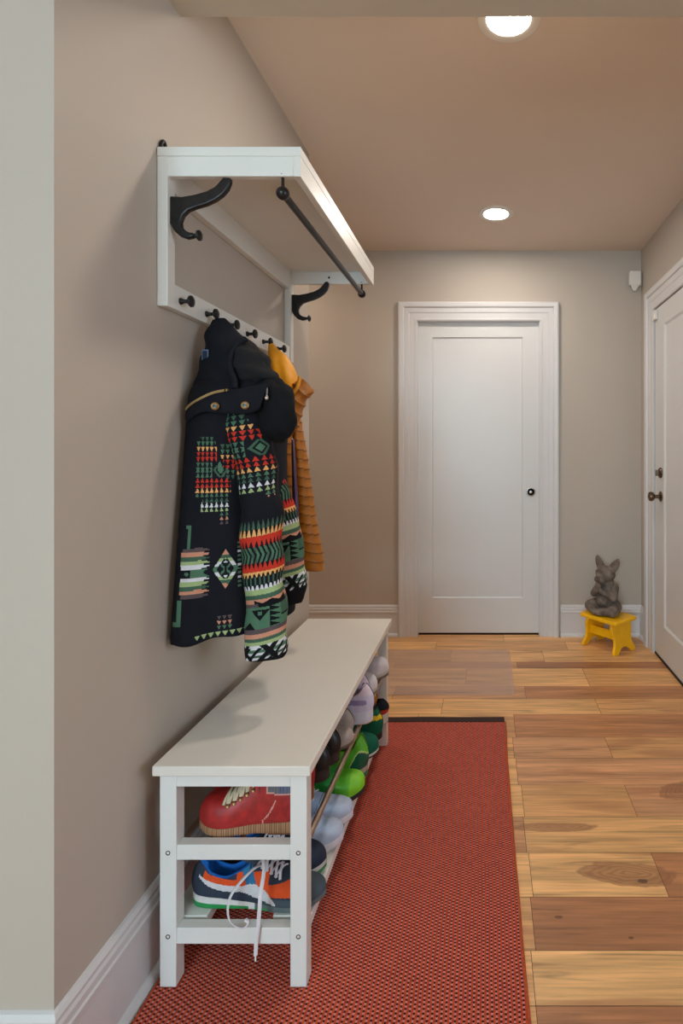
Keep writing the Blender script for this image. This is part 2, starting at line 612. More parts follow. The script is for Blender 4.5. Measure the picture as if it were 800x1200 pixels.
# back pocket door: recessed in its opening
d1 = empty_struct('door_1', (DX0 - 0.02, YB + 0.024, 0.012))
slab_mesh(DX1 - DX0 + 0.04, 2.05, 0.035, 0.02 + 0.093, 0.02 + 0.682, 0.228, 1.926).build('door_panel', DOOR, d1, local=True, smooth=0, bevel=0.0012)
h = MB()
h.lathe((0.02 + 0.735, 0.0, 0.918), (0, -1, 0), [(0, 0.031), (0.003, 0.031), (0.0045, 0.028), (0.0045, 0.024), (-0.001, 0.022), (-0.004, 0.012), (0.0, 0.010), (0.003, 0.009), (0.004, 0.0)], 28)
h.build('door_pull', NICKEL, d1, local=True)
j = MB()
j.box(DX0 - 0.019, DX0 - 0.0005, YB + 0.004, YB + 0.045, 0, DZ + 0.018).box(DX1 + 0.0005, DX1 + 0.019, YB + 0.004, YB + 0.045, 0, DZ + 0.018)

# side door on the right wall
d2 = empty_struct('door_2', (XR - 0.003, SY1 - 0.012, 0.012), -PI / 2)
slab_mesh(SY1 - SY0 - 0.024, 2.02, 0.04, 0.155, 0.75, 0.19, 1.905, 0.01, 0.012).build('door_panel', DOOR, d2, local=True, smooth=0, bevel=0.001)
h = MB()
h.lathe((0.105, 0, 0.925), (0, -1, 0), [(0, 0.03), (0.004, 0.03), (0.009, 0.024), (0.012, 0.012), (0.035, 0.010), (0.04, 0.018), (0.048, 0.026), (0.06, 0.028), (0.068, 0.024), (0.073, 0.012), (0.074, 0)], 28)
h.build('door_knob', BRONZE, d2, local=True)
h = MB()
h.lathe((0.105, 0, 1.06), (0, -1, 0), [(0, 0.031), (0.006, 0.031), (0.012, 0.026), (0.014, 0.012), (0.016, 0.0)], 28)
h.box(0.101, 0.109, -0.032, -0.012, 1.043, 1.077)
h.build('deadbolt', BRONZE, d2, local=True, bevel=0.001)
MB().box(0.004, SY1 - SY0 - 0.028, -0.004, 0.03, -0.011, 0.003).build('door_gap_shade', GAPDARK, d2, local=True, smooth=0)  # dark strip painted where the gap under the door lies in shade
# door jambs line both openings
w = MB()
w.box(DX0, DX0 + 0.002, YB, YB + T, 0, DZ).box(DX1 - 0.002, DX1, YB, YB + T, 0, DZ).box(DX0, DX1, YB, YB + T, DZ - 0.002, DZ)
struct(w.build('trim_3', TRIM, smooth=0))

# ------------------------------------------------------------------ recessed lamps
LENS = emat('lamp_lens', (1.0, 0.89, 0.79, 1), 118)


def downlight(x, y, label):
    t = thing('recessed_light', label, 'ceiling light', (x, y, ZC), 0, 'recessed ceiling lights')
    MB().lathe((0, 0, 0), (0, 0, -1), [(0.0, 0.0665), (0.005, 0.0668), (0.0058, 0.072), (0.0064, 0.090), (0.005, 0.0945), (0.0, 0.0955)], 48).build('trim_ring', WPLAS, t, local=True)
    MB().lathe((0, 0, -0.0032), (0, 0, -1), [(0, 0.0655), (0.001, 0.0655), (0.002, 0.05), (0.0026, 0.0)], 40).build('lens', LENS, t, local=True)


downlight(0.06, 2.98, 'round recessed ceiling light, lit, above the floor near the white back door')
downlight(0.071, 1.63, 'round recessed ceiling light, lit, half hidden by the ceiling beam edge')

# ------------------------------------------------------------------ small devices
t = thing('motion_sensor', 'small white motion sensor in the corner under the ceiling', 'sensor', (XR - 0.055, YB - 0.03, 2.275))
mp = MB()
mp.prism([(-0.034, 0.0), (0.036, 0.0), (0.052, 0.03), (-0.034, 0.03)], lambda a, b: (a, b - 0.03 + 0.0, -0.02), lambda a, b: (a, b - 0.03, 0.07))
mp.build('housing', WPLAS, t, local=True, smooth=0, bevel=0.004)
lp = MB()
lp.prism([(-0.03, -0.03), (0.03, -0.03), (0.022, -0.004), (-0.02, -0.004)], lambda a, b: (a * 0.35, b * 0.4 - 0.004, -0.052), lambda a, b: (a, b, -0.02))
lp.build('lens_window', WPLAS, t, local=True, smooth=0, bevel=0.002)
MB().box(XR - 0.024, XR - 0.004, 3.185, 3.225, 1.965, 2.02).build('contact_sensor', WPLAS, smooth=0, bevel=0.003)
cs = bpy.data.objects['contact_sensor']
tag(cs, 'tiny white contact sensor at the top corner of the side door', 'sensor')

# ------------------------------------------------------------------ rug + plastic mat
def rug_material():
    m, nt, b = nmat('woven_rug')
    L = nt.links.new
    tc = N(nt, 'ShaderNodeTexCoord')
    sep = N(nt, 'ShaderNodeSeparateXYZ')
    L(tc.outputs['Object'], sep.inputs[0])
    # wavy hand-woven rows
    nz = N(nt, 'ShaderNodeTexNoise')
    nz.inputs['Scale'].default_value = 7
    L(tc.outputs['Object'], nz.inputs['Vector'])

    def M_(op, a, c=None):
        r = N(nt, 'ShaderNodeMath', operation=op)
        for i, q in enumerate((a, c)):
            if q is None:
                continue
            if isinstance(q, (int, float)):
                r.inputs[i].default_value = q
            else:
                L(q, r.inputs[i])
        return r.outputs[0]
    wob = M_('MULTIPLY', nz.outputs['Fac'], 0.010)
    x = M_('DIVIDE', M_('ADD', sep.outputs['X'], wob), 0.0098)
    yy = M_('DIVIDE', M_('ADD', sep.outputs['Y'], wob), 0.0098)
    fx, fy = M_('FRACT', x), None
    par = M_('MULTIPLY', M_('MODULO', M_('FLOOR', x), 2.0), 0.5)
    fy = M_('FRACT', M_('ADD', yy, par))
    gapm = M_('GREATER_THAN', fx, 0.50)
    dark = M_('LESS_THAN', fy, 0.5)
    c1 = N(nt, 'ShaderNodeMix', data_type='RGBA')
    L(dark, c1.inputs['Factor'])
    c1.inputs['A'].default_value = rgb(196, 128, 118)
    c1.inputs['B'].default_value = rgb(62, 30, 30)
    c2 = N(nt, 'ShaderNodeMix', data_type='RGBA')
    L(gapm, c2.inputs['Factor'])
    n2 = N(nt, 'ShaderNodeTexNoise')
    n2.inputs['Scale'].default_value = 90
    L(tc.outputs['Object'], n2.inputs['Vector'])
    rp = N(nt, 'ShaderNodeValToRGB')
    rp.color_ramp.elements[0].color = rgb(176, 60, 38)
    rp.color_ramp.elements[1].color = rgb(202, 80, 48)
    rp.color_ramp.elements[0].position, rp.color_ramp.elements[1].position = 0.35, 0.65
    L(n2.outputs['Fac'], rp.inputs['Fac'])
    L(rp.outputs['Color'], c2.inputs['A'])
    L(c1.outputs['Result'], c2.inputs['B'])
    L(c2.outputs['Result'], b.inputs['Base Color'])
    b.inputs['Roughness'].default_value = 0.9
    b.inputs['Specular IOR Level'].default_value = 0.15
    hgt = M_('ADD', M_('ABSOLUTE', M_('SUBTRACT', fx, 0.5)), M_('MULTIPLY', M_('ABSOLUTE', M_('SUBTRACT', fy, 0.5)), 0.6))
    bp = N(nt, 'ShaderNodeBump')
    bp.inputs['Strength'].default_value = 0.5
    bp.inputs['Distance'].default_value = 0.003
    L(hgt, bp.inputs['Height'])
    L(bp.outputs['Normal'], b.inputs['Normal'])
    return m


RUGX0, RUGX1, RUGY0, RUGY1, RZ = -0.737, 0.09, 0.35, 2.405, 0.006
rug = thing('rug', 'long red flat-woven runner rug under the white bench', 'rug', (-0.32, 1.4, 0))


def rug_edge(y):
    return RUGX1 + 0.006 * math.sin(y * 2.1 + 0.6) + 0.003 * noise.noise((y * 5, 0, 0))


P = []
for i in range(91):
    y = RUGY0 + (RUGY1 - RUGY0) * i / 90
    row = []
    for k in range(31):
        x = RUGX0 + (rug_edge(y) - RUGX0) * k / 30
        z = RZ + (0.0016 * max(0, noise.noise((x * 5, y * 5, 1))) if k < 30 and x > -0.36 else 0)
        row.append(Vector((x, y, z)))
    P.append([Vector((RUGX0, y, 0.0005))] + row + [Vector((row[-1].x, y, 0.0005))])
MB().grid(P, True, None, True).build('woven_field', rug_material(), rug, smooth=30)
eb = MB()
P = []
for k in range(60):
    x = RUGX0 + (rug_edge(RUGY1) - RUGX0) * k / 59
    dy = 0.003 * noise.noise((x * 6, 3, 0))
    P.append([Vector((x, RUGY1 - 0.004 + dy, 0.0005)), Vector((x, RUGY1 - 0.004 + dy, RZ + 0.002)), Vector((x, RUGY1 + 0.04 + dy, RZ + 0.0015)), Vector((x, RUGY1 + 0.045 + dy, 0.0005))])
eb.grid(P, True, None, True).build('end_band', pmat('brown_binding', rgb(52, 32, 28), 0.9, var=0.2, vscale=120, bump=0.4, bscale=400), rug, smooth=30)
sb = MB()
sb.tube([(rug_edge(RUGY0 + (RUGY1 - RUGY0) * k / 80) + 0.002, RUGY0 + (RUGY1 - RUGY0) * k / 80, 0.0045) for k in range(81)], 0.0038, 8)
sb.build('selvage', pmat('rust_binding', rgb(176, 78, 36), 0.9, var=0.25, vscale=150, bump=0.4, bscale=500), rug)

mt, nt, b = nmat('clear_ribbed_plastic')
b.inputs['Base Color'].default_value = rgb(214, 194, 182)
b.inputs['Roughness'].default_value = 0.35
tr = N(nt, 'ShaderNodeBsdfTransparent')
tcx = N(nt, 'ShaderNodeTexCoord')
wv = N(nt, 'ShaderNodeTexWave', bands_direction='Y')
wv.inputs['Scale'].default_value = 40
nt.links.new(tcx.outputs['Object'], wv.inputs['Vector'])
mr = N(nt, 'ShaderNodeMapRange')
mr.inputs['To Min'].default_value, mr.inputs['To Max'].default_value = 0.19, 0.30
nt.links.new(wv.outputs['Fac'], mr.inputs['Value'])
ms = N(nt, 'ShaderNodeMixShader')
nt.links.new(mr.outputs['Result'], ms.inputs[0])
nt.links.new(tr.outputs[0], ms.inputs[1])
nt.links.new(b.outputs[0], ms.inputs[2])
nt.links.new(ms.outputs[0], nt.nodes['Material Output'].inputs['Surface'])
mat_ = MB()
rr, pts = 0.03, []
mx0, mx1, my0, my1 = -0.62, 0.148, 2.675, 3.285
for cx_, cy_, a0 in ((mx1 - rr, my0 + rr, -90), (mx1 - rr, my1 - rr, 0), (mx0 + rr, my1 - rr, 90), (mx0 + rr, my0 + rr, 180)):
    for k in range(6):
        a = math.radians(a0 + 18 * k)
        pts.append((cx_ + rr * math.cos(a), cy_ + rr * math.sin(a)))
mat_.prism(pts, lambda a, c: (a, c, 0.0006), lambda a, c: (a, c, 0.003))
tag(mat_.build('floor_mat', mt, smooth=0), 'clear plastic mat lying on the planks before the back door', 'mat')

# ------------------------------------------------------------------ bench
BX0, BX1, BY0, BY1 = -0.729, -0.383, 1.196, 2.250
ZF = RZ + 0.002
bench = thing('shoe_bench', 'long white wooden bench with two open shoe shelves standing on the red rug', 'bench', ((BX0 + BX1) / 2, (BY0 + BY1) / 2, ZF))
lx0, lx1, ly0, ly1 = -0.722, -0.396, 1.213, 2.236
LT, LW = 0.0365, 0.034
MB().box(BX0, BX1, BY0, BY1, 0.486, 0.508).build('bench_top', BTOP, bench, smooth=30, bevel=0.0018)
for lx in (lx0, lx1 - LT):
    for ly in (ly0, ly1 - LW):
        MB().box(lx, lx + LT, ly, ly + LW, ZF, 0.486).build('leg', FURN, bench, smooth=30, bevel=0.0015)
for ly in (ly0, ly1 - 0.026):
    for z0, z1, nm in ((0.452, 0.486, 'top_rail'), (0.289, 0.323, 'end_rail'), (0.102, 0.138, 'end_rail')):
        MB().box(lx0 + LT, lx1 - LT, ly + 0.002, ly + 0.026, z0, z1).build(nm, FURN, bench, smooth=30, bevel=0.0012)
for x0 in (lx0 + 0.004, lx1 - 0.024):
    MB().box(x0, x0 + 0.02, ly0 + LW, ly1 - LW, 0.455, 0.486).build('side_rail', FURN, bench, smooth=30, bevel=0.001)
MB().box(lx1 - 0.088, lx1 - 0.001, ly0 + LW, ly1 - LW, 0.114, 0.138).build('shelf_slat', FURN, bench, smooth=30, bevel=0.0015)
MB().box(lx0 + 0.001, lx0 + 0.088, ly0 + LW, ly1 - LW, 0.114, 0.138).build('shelf_slat', FURN, bench, smooth=30, bevel=0.0015)
for x in (-0.408, -0.56, -0.69):
    MB().tube([(x, ly0 + 0.02, 0.306), (x, ly1 - 0.02, 0.306)], 0.0075, 14).build('shelf_tube', ROD, bench)
MB().lathe((-0.408, 1.70, 0.3135), (0, 0, 1), [(0, 0.004), (0.003, 0.004), (0.004, 0.002), (0.004, 0)], 12).build('tube_stop', NICKEL, bench)
for lx in (lx0 + LT / 2, lx1 - LT / 2):
    for z in (0.306, 0.12):
        MB().lathe((lx, ly0 + 0.0005, z), (0, -1, 0), [(0, 0.0052), (0.001, 0.0052), (0.0012, 0.0036), (-0.0002, 0.0026), (-0.0002, 0)], 20).build('screw', BRONZE, bench)

# ------------------------------------------------------------------ hat rack
HX1, HY0, HY1 = -0.431, 1.277, 2.122
rack = thing('hat_rack', 'white wall rack with hat shelf, black hooks and hanging tube above the bench', 'coat rack', (XL, (HY0 + HY1) / 2, 1.54))
x0 = XL + 0.001
MB().box(x0, HX1, HY0, HY1, 1.889, 1.911).build('hat_shelf', FURN, rack, smooth=30, bevel=0.0015)
MB().box(HX1 - 0.017, HX1 - 0.0005, HY0 + 0.0005, HY1 - 0.0005, 1.8415, 1.889).build('front_rail', FURN, rack, smooth=30, bevel=0.0012)
for ya, yb_ in ((HY0 + 0.0015, HY0 + 0.018), (HY1 - 0.018, HY1 - 0.0015)):
    MB().box(x0 + 0.024, HX1 - 0.017, ya, yb_, 1.8425, 1.889).build('end_rail', FURN, rack, smooth=30, bevel=0.0012)
for ya in (HY0 + 0.0008, HY1 - 0.033):
    MB().box(x0, x0 + 0.0245, ya, ya + 0.032, 1.539, 1.889).build('stile', FURN, rack, smooth=30, bevel=0.0015)
MB().box(x0, x0 + 0.0215, HY0 + 0.033, HY1 - 0.033, 1.541, 1.600).build('peg_rail', FURN, rack, smooth=30, bevel=0.0012)
MB().box(x0, x0 + 0.0215, HY0 + 0.033, HY1 - 0.033, 1.818, 1.889).build('back_rail', FURN, rack, smooth=30, bevel=0.0012)
for k in range(6):
    yk = 1.338 + 0.1244 * k
    MB().lathe((x0 + 0.021, yk, 1.5655), (1, 0, 0), [(0, 0.0085), (0.004, 0.0075), (0.009, 0.0045), (0.019, 0.0048), (0.022, 0.011), (0.025, 0.0142), (0.029, 0.0138), (0.032, 0.009), (0.0335, 0)], 22).build('peg', IRON, rack)
HOOK = [(80, 260), (120, 262), (160, 255), (200, 244), (230, 228), (250, 206), (259, 194), (266, 189), (276, 190), (282, 198), (281, 214), (272, 236), (255, 256), (232, 273), (200, 288),
        (165, 298), (140, 308), (123, 325), (116, 345), (119, 362), (130, 374), (146, 381), (158, 381), (158, 396), (136, 401), (112, 393), (92, 374), (80, 350)]
for yh in (HY0 + 0.017, HY1 - 0.017):
    hk = MB()
    pl = []
    for zx, zy in HOOK:
        p = at(170 + zx / 2.857, 140 + zy / 2.857, 1.2935)
        pl.append((p.x, p.z))
    dx = (x0 + 0.0245) - pl[0][0]
    hk.prism([(a + dx, c) for a, c in pl], lambda a, c: (a, yh - 0.0075, c), lambda a, c: (a, yh + 0.0075, c))
    ho = hk.build('hook', IRON, rack, smooth=30, bevel=0.004, seg=3)
    kx = [a for a, c in pl][22] + dx
    kz = (pl[22][1] + pl[23][1]) / 2
    MB().lathe((kx - 0.004, yh, kz), (1, 0, 0), [(0, 0.005), (0.008, 0.0048), (0.010, 0.009), (0.013, 0.0125), (0.017, 0.0122), (0.020, 0.007), (0.021, 0)], 20).build('hook_knob', IRON, ho)
RDX, RDZ = -0.476, 1.806
rodo = MB().tube([(RDX, HY0 + 0.012, RDZ), (RDX, HY1 - 0.012, RDZ)], 0.0088, 16).build('hanging_tube', IRON, rack)
for yk in (HY0 + 0.01, HY1 - 0.01):
    MB().ell((RDX, yk, RDZ), (0.0155, 0.0155, 0.0155), 20, 14).build('ball_end', IRON, rodo)
    MB().lathe((RDX, yk, RDZ + 0.012), (0, 0, 1), [(0, 0.004), (0.018, 0.0034), (0.027, 0.0036), (0.029, 0.0085), (0.031, 0.009)], 14).build('hanger_pin', IRON, rodo)
for ya in (1.42, 1.98):
    MB().lathe((HX1 - 0.0165, ya, 1.862), (-1, 0, 0), [(0, 0.004), (0.001, 0.004), (0.0015, 0)], 12).build('screw', IRON, rack)
for yk in (HY0 + 0.02, HY1 - 0.02):
    br = MB()
    br.tube(curve([(x0 + 0.004, yk - 0.009, 1.909), (x0 + 0.004, yk - 0.009, 1.924), (x0 + 0.0045, yk, 1.934), (x0 + 0.004, yk + 0.009, 1.924), (x0 + 0.004, yk + 0.009, 1.909)], 20), 0.0042, 10)
    br.build('wall_bracket', IRON, rack)
MB().lathe((-0.60, HY1 - 0.0185, 1.866), (0, -1, 0), [(0, 0.0045), (0.001, 0.0045), (0.0015, 0)], 12).build('screw', IRON, rack)

# ------------------------------------------------------------------ patterned black jacket
NAVY, INK = rgb(17, 18, 25), rgb(11, 12, 16)
GRN, GRN2, LGR, WHT = rgb(76, 112, 88), rgb(64, 92, 74), rgb(154, 172, 120), rgb(206, 204, 208)
RED, ORG, PCH, BRN = rgb(190, 50, 34), rgb(222, 164, 100), rgb(196, 136, 110), rgb(88, 74, 76)


def tri(fx, fy, x0, y0, w, hgt, up):
    """is the point inside the triangle of its cell"""
    u = ((fx - x0) / w) % 1.0
    v = (fy - y0) / hgt
    if not 0 <= v < 1:
        return False
    half = (v if up else 1 - v) * 0.42
    return abs(u - 0.5) < half and 0.05 < v < 0.93


def block(fx, fy):
    """stepped triangle block shared by chest and sleeve; fx 0..45, fy 0..90"""
    rows_ = [(0, 6, GRN2, 5, 24, 0), (6, 6, GRN, 0, 27, 0), (12, 6, ORG, 0, 30, 0), (18, 6, RED, 0, 40, 0), (24, 6, RED, 0, 45, 0),
             (48, 6, RED, 0, 45, 1), (54, 5.5, RED, 0, 45, 1), (59.5, 6, ORG, 0, 45, 1), (65.5, 5.5, GRN, 0, 44, 1), (71, 5.5, GRN2, 10, 44, 1),
             (76.5, 6, WHT, 8, 44, 1), (82.5, 5.5, LGR, 8, 44, 1), (88, 5, GRN, 30, 44, 1), (93, 5, PCH, 30, 44, 1), (98, 5, BRN, 30, 44, 1)]
    for y0, hh, c, xa, xb, up in rows_:
        if y0 <= fy < y0 + hh and xa <= fx <= xb:
            return c if tri(fx, fy, 0, y0, 6.2, hh, up) else None
    if 30 <= fy < 48 and 0 <= fx <= 45:
        d = abs(fx - 33) / 7.5 + abs(fy - 39) / 9
        if d < 0.55:
            return GRN
        if d < 0.85:
            return INK
        if 0.85 <= d < 1.25 and fx > 20:
            return GRN2
        if fx < 22:
            return GRN if tri(fx, fy, 0, 30 + 6 * int((fy - 30) / 6), 6.2, 6, fy > 39) else None
    return None


def body_pattern(fx, fy):
    """jacket front, laid out in the cloth's own units"""
    # stepped block on the chest
    c = block(fx - 226, fy - 511) if fx < 254 or fy > 548 or fy < 520 else None
    if c:
        return c
    if 255 <= fx <= 278 and 520 <= fy < 562:
        d = abs(fx - 258) / 6 + abs(fy - 548) / 12
        if d < 0.7:
            return GRN
        k = int((fy - 520) / 6)
        if fx > 258 + (0 if k < 3 else 4):
            return [GRN2, GRN, ORG, RED, RED, GRN, GRN2][k] if tri(fx, fy, 258, 520 + 6 * k, 6.4, 6, False) else None
    # comb stripes
    if 216 <= fx <= 247 and 639 <= fy <= 695:
        k = (fy - 639) / 56
        cols = [BRN, PCH, GRN2, LGR, WHT, GRN, GRN, WHT, LGR, GRN2, PCH, BRN]
        i = min(11, int(k * 12))
        q = k * 12 - i
        left = 217 + abs(k - 0.5) * -6 + (3 if i in (0, 11) else 0)
        if 5 <= i <= 6:
            d = abs(fx - 222) / 5 + abs(k * 12 - 6) / 1.0
            if d < 0.55:
                return GRN
            if fx < 226:
                return None
            if fx > 240 and abs(k * 12 - 6) < (fx - 238) / 9:
                return None
            return GRN
        if fx < left:
            return None
        if fx > 236:
            return cols[i] if abs(q - 0.5) < 0.5 * (1 - (fx - 236) / 11) + 0.06 else None
        return cols[i]
    # diamond
    d = abs(fx - 265) / 14.5 + abs(fy - 665) / 23
    if d < 1:
        if d > 0.68:
            e = abs(fy - 665) / 23
            return PCH if e > 0.74 else GRN2 if e > 0.56 else LGR if e > 0.36 else WHT if e > 0.17 else GRN
        ax, ay = abs(fx - 265), abs(fy - 665)
        if abs(ax - ay) < 1.6 and ax < 5 and ax > 1:
            return GRN
        if 7 < ay < 10 and ax < (10 - ay) * 1.1:
            return WHT
        if 11.5 < ay < 14 and ax < (14 - ay) * 0.8:
            return LGR
        return None
    # brackets of green braid
    if (221 <= fx <= 224.5 and 613 <= fy <= 640) or (219 <= fx <= 224.5 and 613 <= fy <= 617):
        return GRN
    if (214 <= fx <= 218.5 and 696 <= fy <= 725) or (207 <= fx <= 218.5 and 720 <= fy <= 725) or (208 <= fx <= 210 and 696 <= fy <= 720):
        return GRN
    # beads beside the sleeve and hem triangles
    if 279 <= fx <= 283 and 635 <= fy <= 690 and (fy % 5.0) < 2.4:
        return WHT if int(fy / 5) % 3 == 0 else GRN
    for y0, c in ((719, BRN), (724.5, PCH), (730, GRN)):
        if 256 <= fx <= 273 and y0 <= fy < y0 + 5.2 and tri(fx, fy, 256, y0, 5.6, 5.2, False):
            return c
    if 232 <= fx <= 300 and 737 <= fy < 743 and tri(fx, fy, 232, 737, 7.4, 6, False):
        return LGR
    return None


def sleeve_pattern(fx, fy):
    """fx 0..45 across, fy measured like 470 (shoulder) .. 765 (cuff)"""
    if fy < 582:
        c = block(fx - 3, fy - 487)
        if c:
            return c
        if 475 <= fy < 487 and tri(fx, fy, 3, 475 + 6 * int((fy - 475) / 6), 6.2, 6, False):
            return WHT if fy < 481 else GRN
        return None

    def teeth(y0, y1, pitch, up):
        v = (fy - y0) / (y1 - y0)
        u = (fx / pitch) % 1.0
        return abs(u - 0.5) < 0.46 * ((v if up else 1 - v) * 0.9 + 0.04)
    if fy < 606:
        return None
    if fy < 616:
        return GRN2 if teeth(606, 616, 3.7, True) and ((fx / 3.7) % 1) < 0.75 else None
    if fy < 624:
        return ORG if teeth(613, 624, 3.7, True) else None
    if fy < 629:
        return RED
    if fy < 636:
        return RED if teeth(629, 638, 3.7, False) else None
    if fy < 654:
        v = abs(fy - 645) / 9
        u = ((fx + v * 2.5) / 3.7) % 1.0
        return (GRN if int(fx / 3.7) % 3 else GRN2) if u < 0.55 else None
    if fy < 660:
        return RED if teeth(652, 660, 3.7, True) else None
    if fy < 664:
        return RED
    if fy < 670:
        return ORG if teeth(664, 672, 3.7, False) or fy < 666 else None
    if fy < 679:
        return GRN2 if ((fx / 3.7) % 1) < 0.35 else None
    if fy < 684:
        return WHT if teeth(676, 684, 3.7, True) else None
    if fy < 690:
        return LGR
    if fy < 695:
        return GRN2
    zig = 3.5 * abs(((fx / 14) % 1) - 0.5) * 2
    if fy < 700:
        return PCH if fx < 20 or fy < 696 + zig else INK
    if fy < 704:
        return BRN if fx < 24 else INK
    if fy < 728:
        v = fy - 704
        if 3 < v < 15 and abs(fx - 25) < (15 - v) * 0.75 and not (5 < v < 9 and abs(fx - 25) < 2):
            return INK
        if 33 < fx < 42 and (fx - 33) < ((v + 1) % 6) / 6 * 9:
            return INK
        if fx >= 42:
            return GRN2 if v < 12 else INK if v < 14 else GRN
        if fx < 7 and 4 < v < 20:
            return INK if fx > 4.5 else GRN2
        if v > 16 and abs(fx - 16) < (v - 16) * 0.8:
            return INK
        return GRN
    if fy < 733:
        return BRN
    if fy < 738:
        return PCH
    if fy < 742:
        return GRN2
    if fy < 746:
        return LGR
    a = abs(((fx / 22) % 1) - 0.5) * 22
    if a < 7 and abs(a - abs(fy - 754) * 0.6) < 2.6:
        return INK
    v = fy - 746
    if ((fx + v * 0.7) % 9) < 3.4 and v > 3:
        return INK
    return WHT if v < 5 else GRN if v < 9 else WHT if v < 12 else GRN2 if v < 15 else WHT if v < 18 else INK


jk = thing('jacket', 'black hooded jacket with red, green and white geometric pattern on the second rack peg', 'jacket', (-0.66, 1.46, 0.68))
rings = []
#            z, left-edge px, mid px, mid Y, outer px, outer Y, back outer (X,Y)
for z, pl_, pm, ym, pr_, yr, bx, by in [(1.40, 238, 262, 1.40, 290, 1.44, -0.66, 1.53), (1.355, 223, 254, 1.365, 306, 1.42, -0.60, 1.58), (1.30, 219, 252, 1.36, 311, 1.43, -0.575, 1.60),
                                         (1.20, 216, 252, 1.365, 306, 1.435, -0.58, 1.60), (1.08, 212, 252, 1.36, 305, 1.435, -0.58, 1.60), (0.95, 207, 251, 1.35, 306, 1.435, -0.575, 1.61),
                                         (0.82, 202, 250, 1.345, 308, 1.435, -0.57, 1.62), (0.742, 199, 249, 1.34, 310, 1.435, -0.565, 1.62), (0.736, 201, 249, 1.35, 308, 1.44, -0.57, 1.61)]:
    xw = -0.758
    ya = F * xw / (pl_ - CX)
    A = Vector((xw, ya, z))
    Bm = Vector(((pm - CX) * ym / F, ym, z))
    Cc = Vector(((pr_ - CX) * yr / F, yr, z))
    D = Vector((bx, by, z))
    E = Vector((xw + 0.02, by + 0.05, z))
    G = Vector((xw, (by + ya) / 2 + 0.05, z))
    rings.append([A, Bm, Cc, D, E, G])
rings.insert(0, [Vector((-0.71, 1.46, 1.43)) + (p - Vector((-0.71, 1.46, 1.40))) * 0.3 for p in rings[0]])
NU, NV = 420, 440
P = loft(rings, NV, NU)


def fold(v, u, p):
    d = 0.006 * noise.noise((p.x * 9, p.y * 9, p.z * 4)) + 0.004 * math.sin(p.x * 70 + p.z * 6) * min(1, max(0, (1.35 - p.z) * 3))
    if p.x < -0.745:
        d *= 0.2
    return d


ref = min(P, key=lambda r: abs(r[0].z - 0.95))
REFX = [CX + F * p.x / p.y for p in ref]
P = displaced(P, fold)


def bcol(i, j):
    p = P[i][j]
    u = j / NU * 6
    if u > 2.15:
        return NAVY
    fx = REFX[j] + 1.5
    fy = CY + (EYE - p.z) * 468
    if fx < 210:
        return INK
    return body_pattern(fx, fy) or NAVY


MB().grid(P, True, bcol, True).build('jacket_body', CLOTH, jk, smooth=60)


def sleeve(name, stations, offs, nv, nu, tilt=0.22, seed=0):
    rg = []
    for z, cx_, cy_, hw, hd in stations:
        rg.append([Vector((cx_ + hw * math.cos(2 * PI * k / 10), cy_ + hd * math.sin(2 * PI * k / 10), z - 0.0)) for k in range(10)])
    Q = loft(rg, nv, nu)
    Q = displaced(Q, lambda v, u, p: 0.007 * noise.noise((p.x * 15 + seed, p.y * 15, p.z * 11)) + 0.002 * noise.noise((p.x * 40 + seed, p.y * 40, p.z * 30)) + 0.003 * math.sin(p.z * 55 + p.x * 40 + seed))

    def sc(i, j):
        p = Q[i][j]
        u = j / nu
        cx_ = stations[0][1]
        t = (u - 0.5) * 2 if u > 0.5 else (-(u) * 2 if u < 0.25 else 2 * (0.5 - u))
        fx = t * 50
        if u < 0.5:
            fx = 50 + u * 2 * 50 if u < 0.25 else -(0.5 - u) * 100
        fy = CY + (EYE - p.z) * 452 + offs + (fx - 25) * tilt
        return sleeve_pattern(fx % 50 if not 0 <= fx <= 50 else fx, fy) or NAVY
    m = MB().grid(Q, True, sc, False)
    o = m.build(name, CLOTH, jk, smooth=60)
    # dark inside of the cuff
    c = MB()
    last = Q[-1]
    ctr = sum(last, Vector()) / len(last)
    c.grid([[p for p in last], [ctr + (p - ctr) * 0.9 + Vector((0, 0, 0.006)) for p in last], [ctr + (p - ctr) * 0.85 + Vector((0, 0, 0.05)) for p in last], [ctr + (p - ctr) * 0.01 + Vector((0, 0, 0.055)) for p in last]], True, INK)
    c.build('cuff_lining', CLOTH, o)
    return o


sleeve('sleeve', [(1.40, -0.60, 1.42, 0.03, 0.035), (1.34, -0.60, 1.405, 0.052, 0.045), (1.27, -0.605, 1.40, 0.056, 0.045), (1.15, -0.585, 1.40, 0.052, 0.044), (1.03, -0.572, 1.40, 0.050, 0.045),
                  (0.90, -0.566, 1.40, 0.050, 0.045), (0.78, -0.560, 1.40, 0.050, 0.046), (0.70, -0.562, 1.40, 0.050, 0.044), (0.672, -0.564, 1.40, 0.044, 0.04)], 0, 560, 300)
sleeve('sleeve', [(1.36, -0.66, 1.54, 0.03, 0.03), (1.30, -0.66, 1.54, 0.05, 0.04), (1.231, -0.648, 1.54, 0.05, 0.04), (1.123, -0.622, 1.54, 0.05, 0.042), (1.051, -0.592, 1.54, 0.05, 0.042),
                  (1.003, -0.574, 1.54, 0.05, 0.042), (0.93, -0.560, 1.54, 0.048, 0.042), (0.85, -0.553, 1.54, 0.045, 0.042), (0.79, -0.549, 1.54, 0.041, 0.038), (0.771, -0.549, 1.54, 0.037, 0.034)], 61, 440, 220, seed=5)


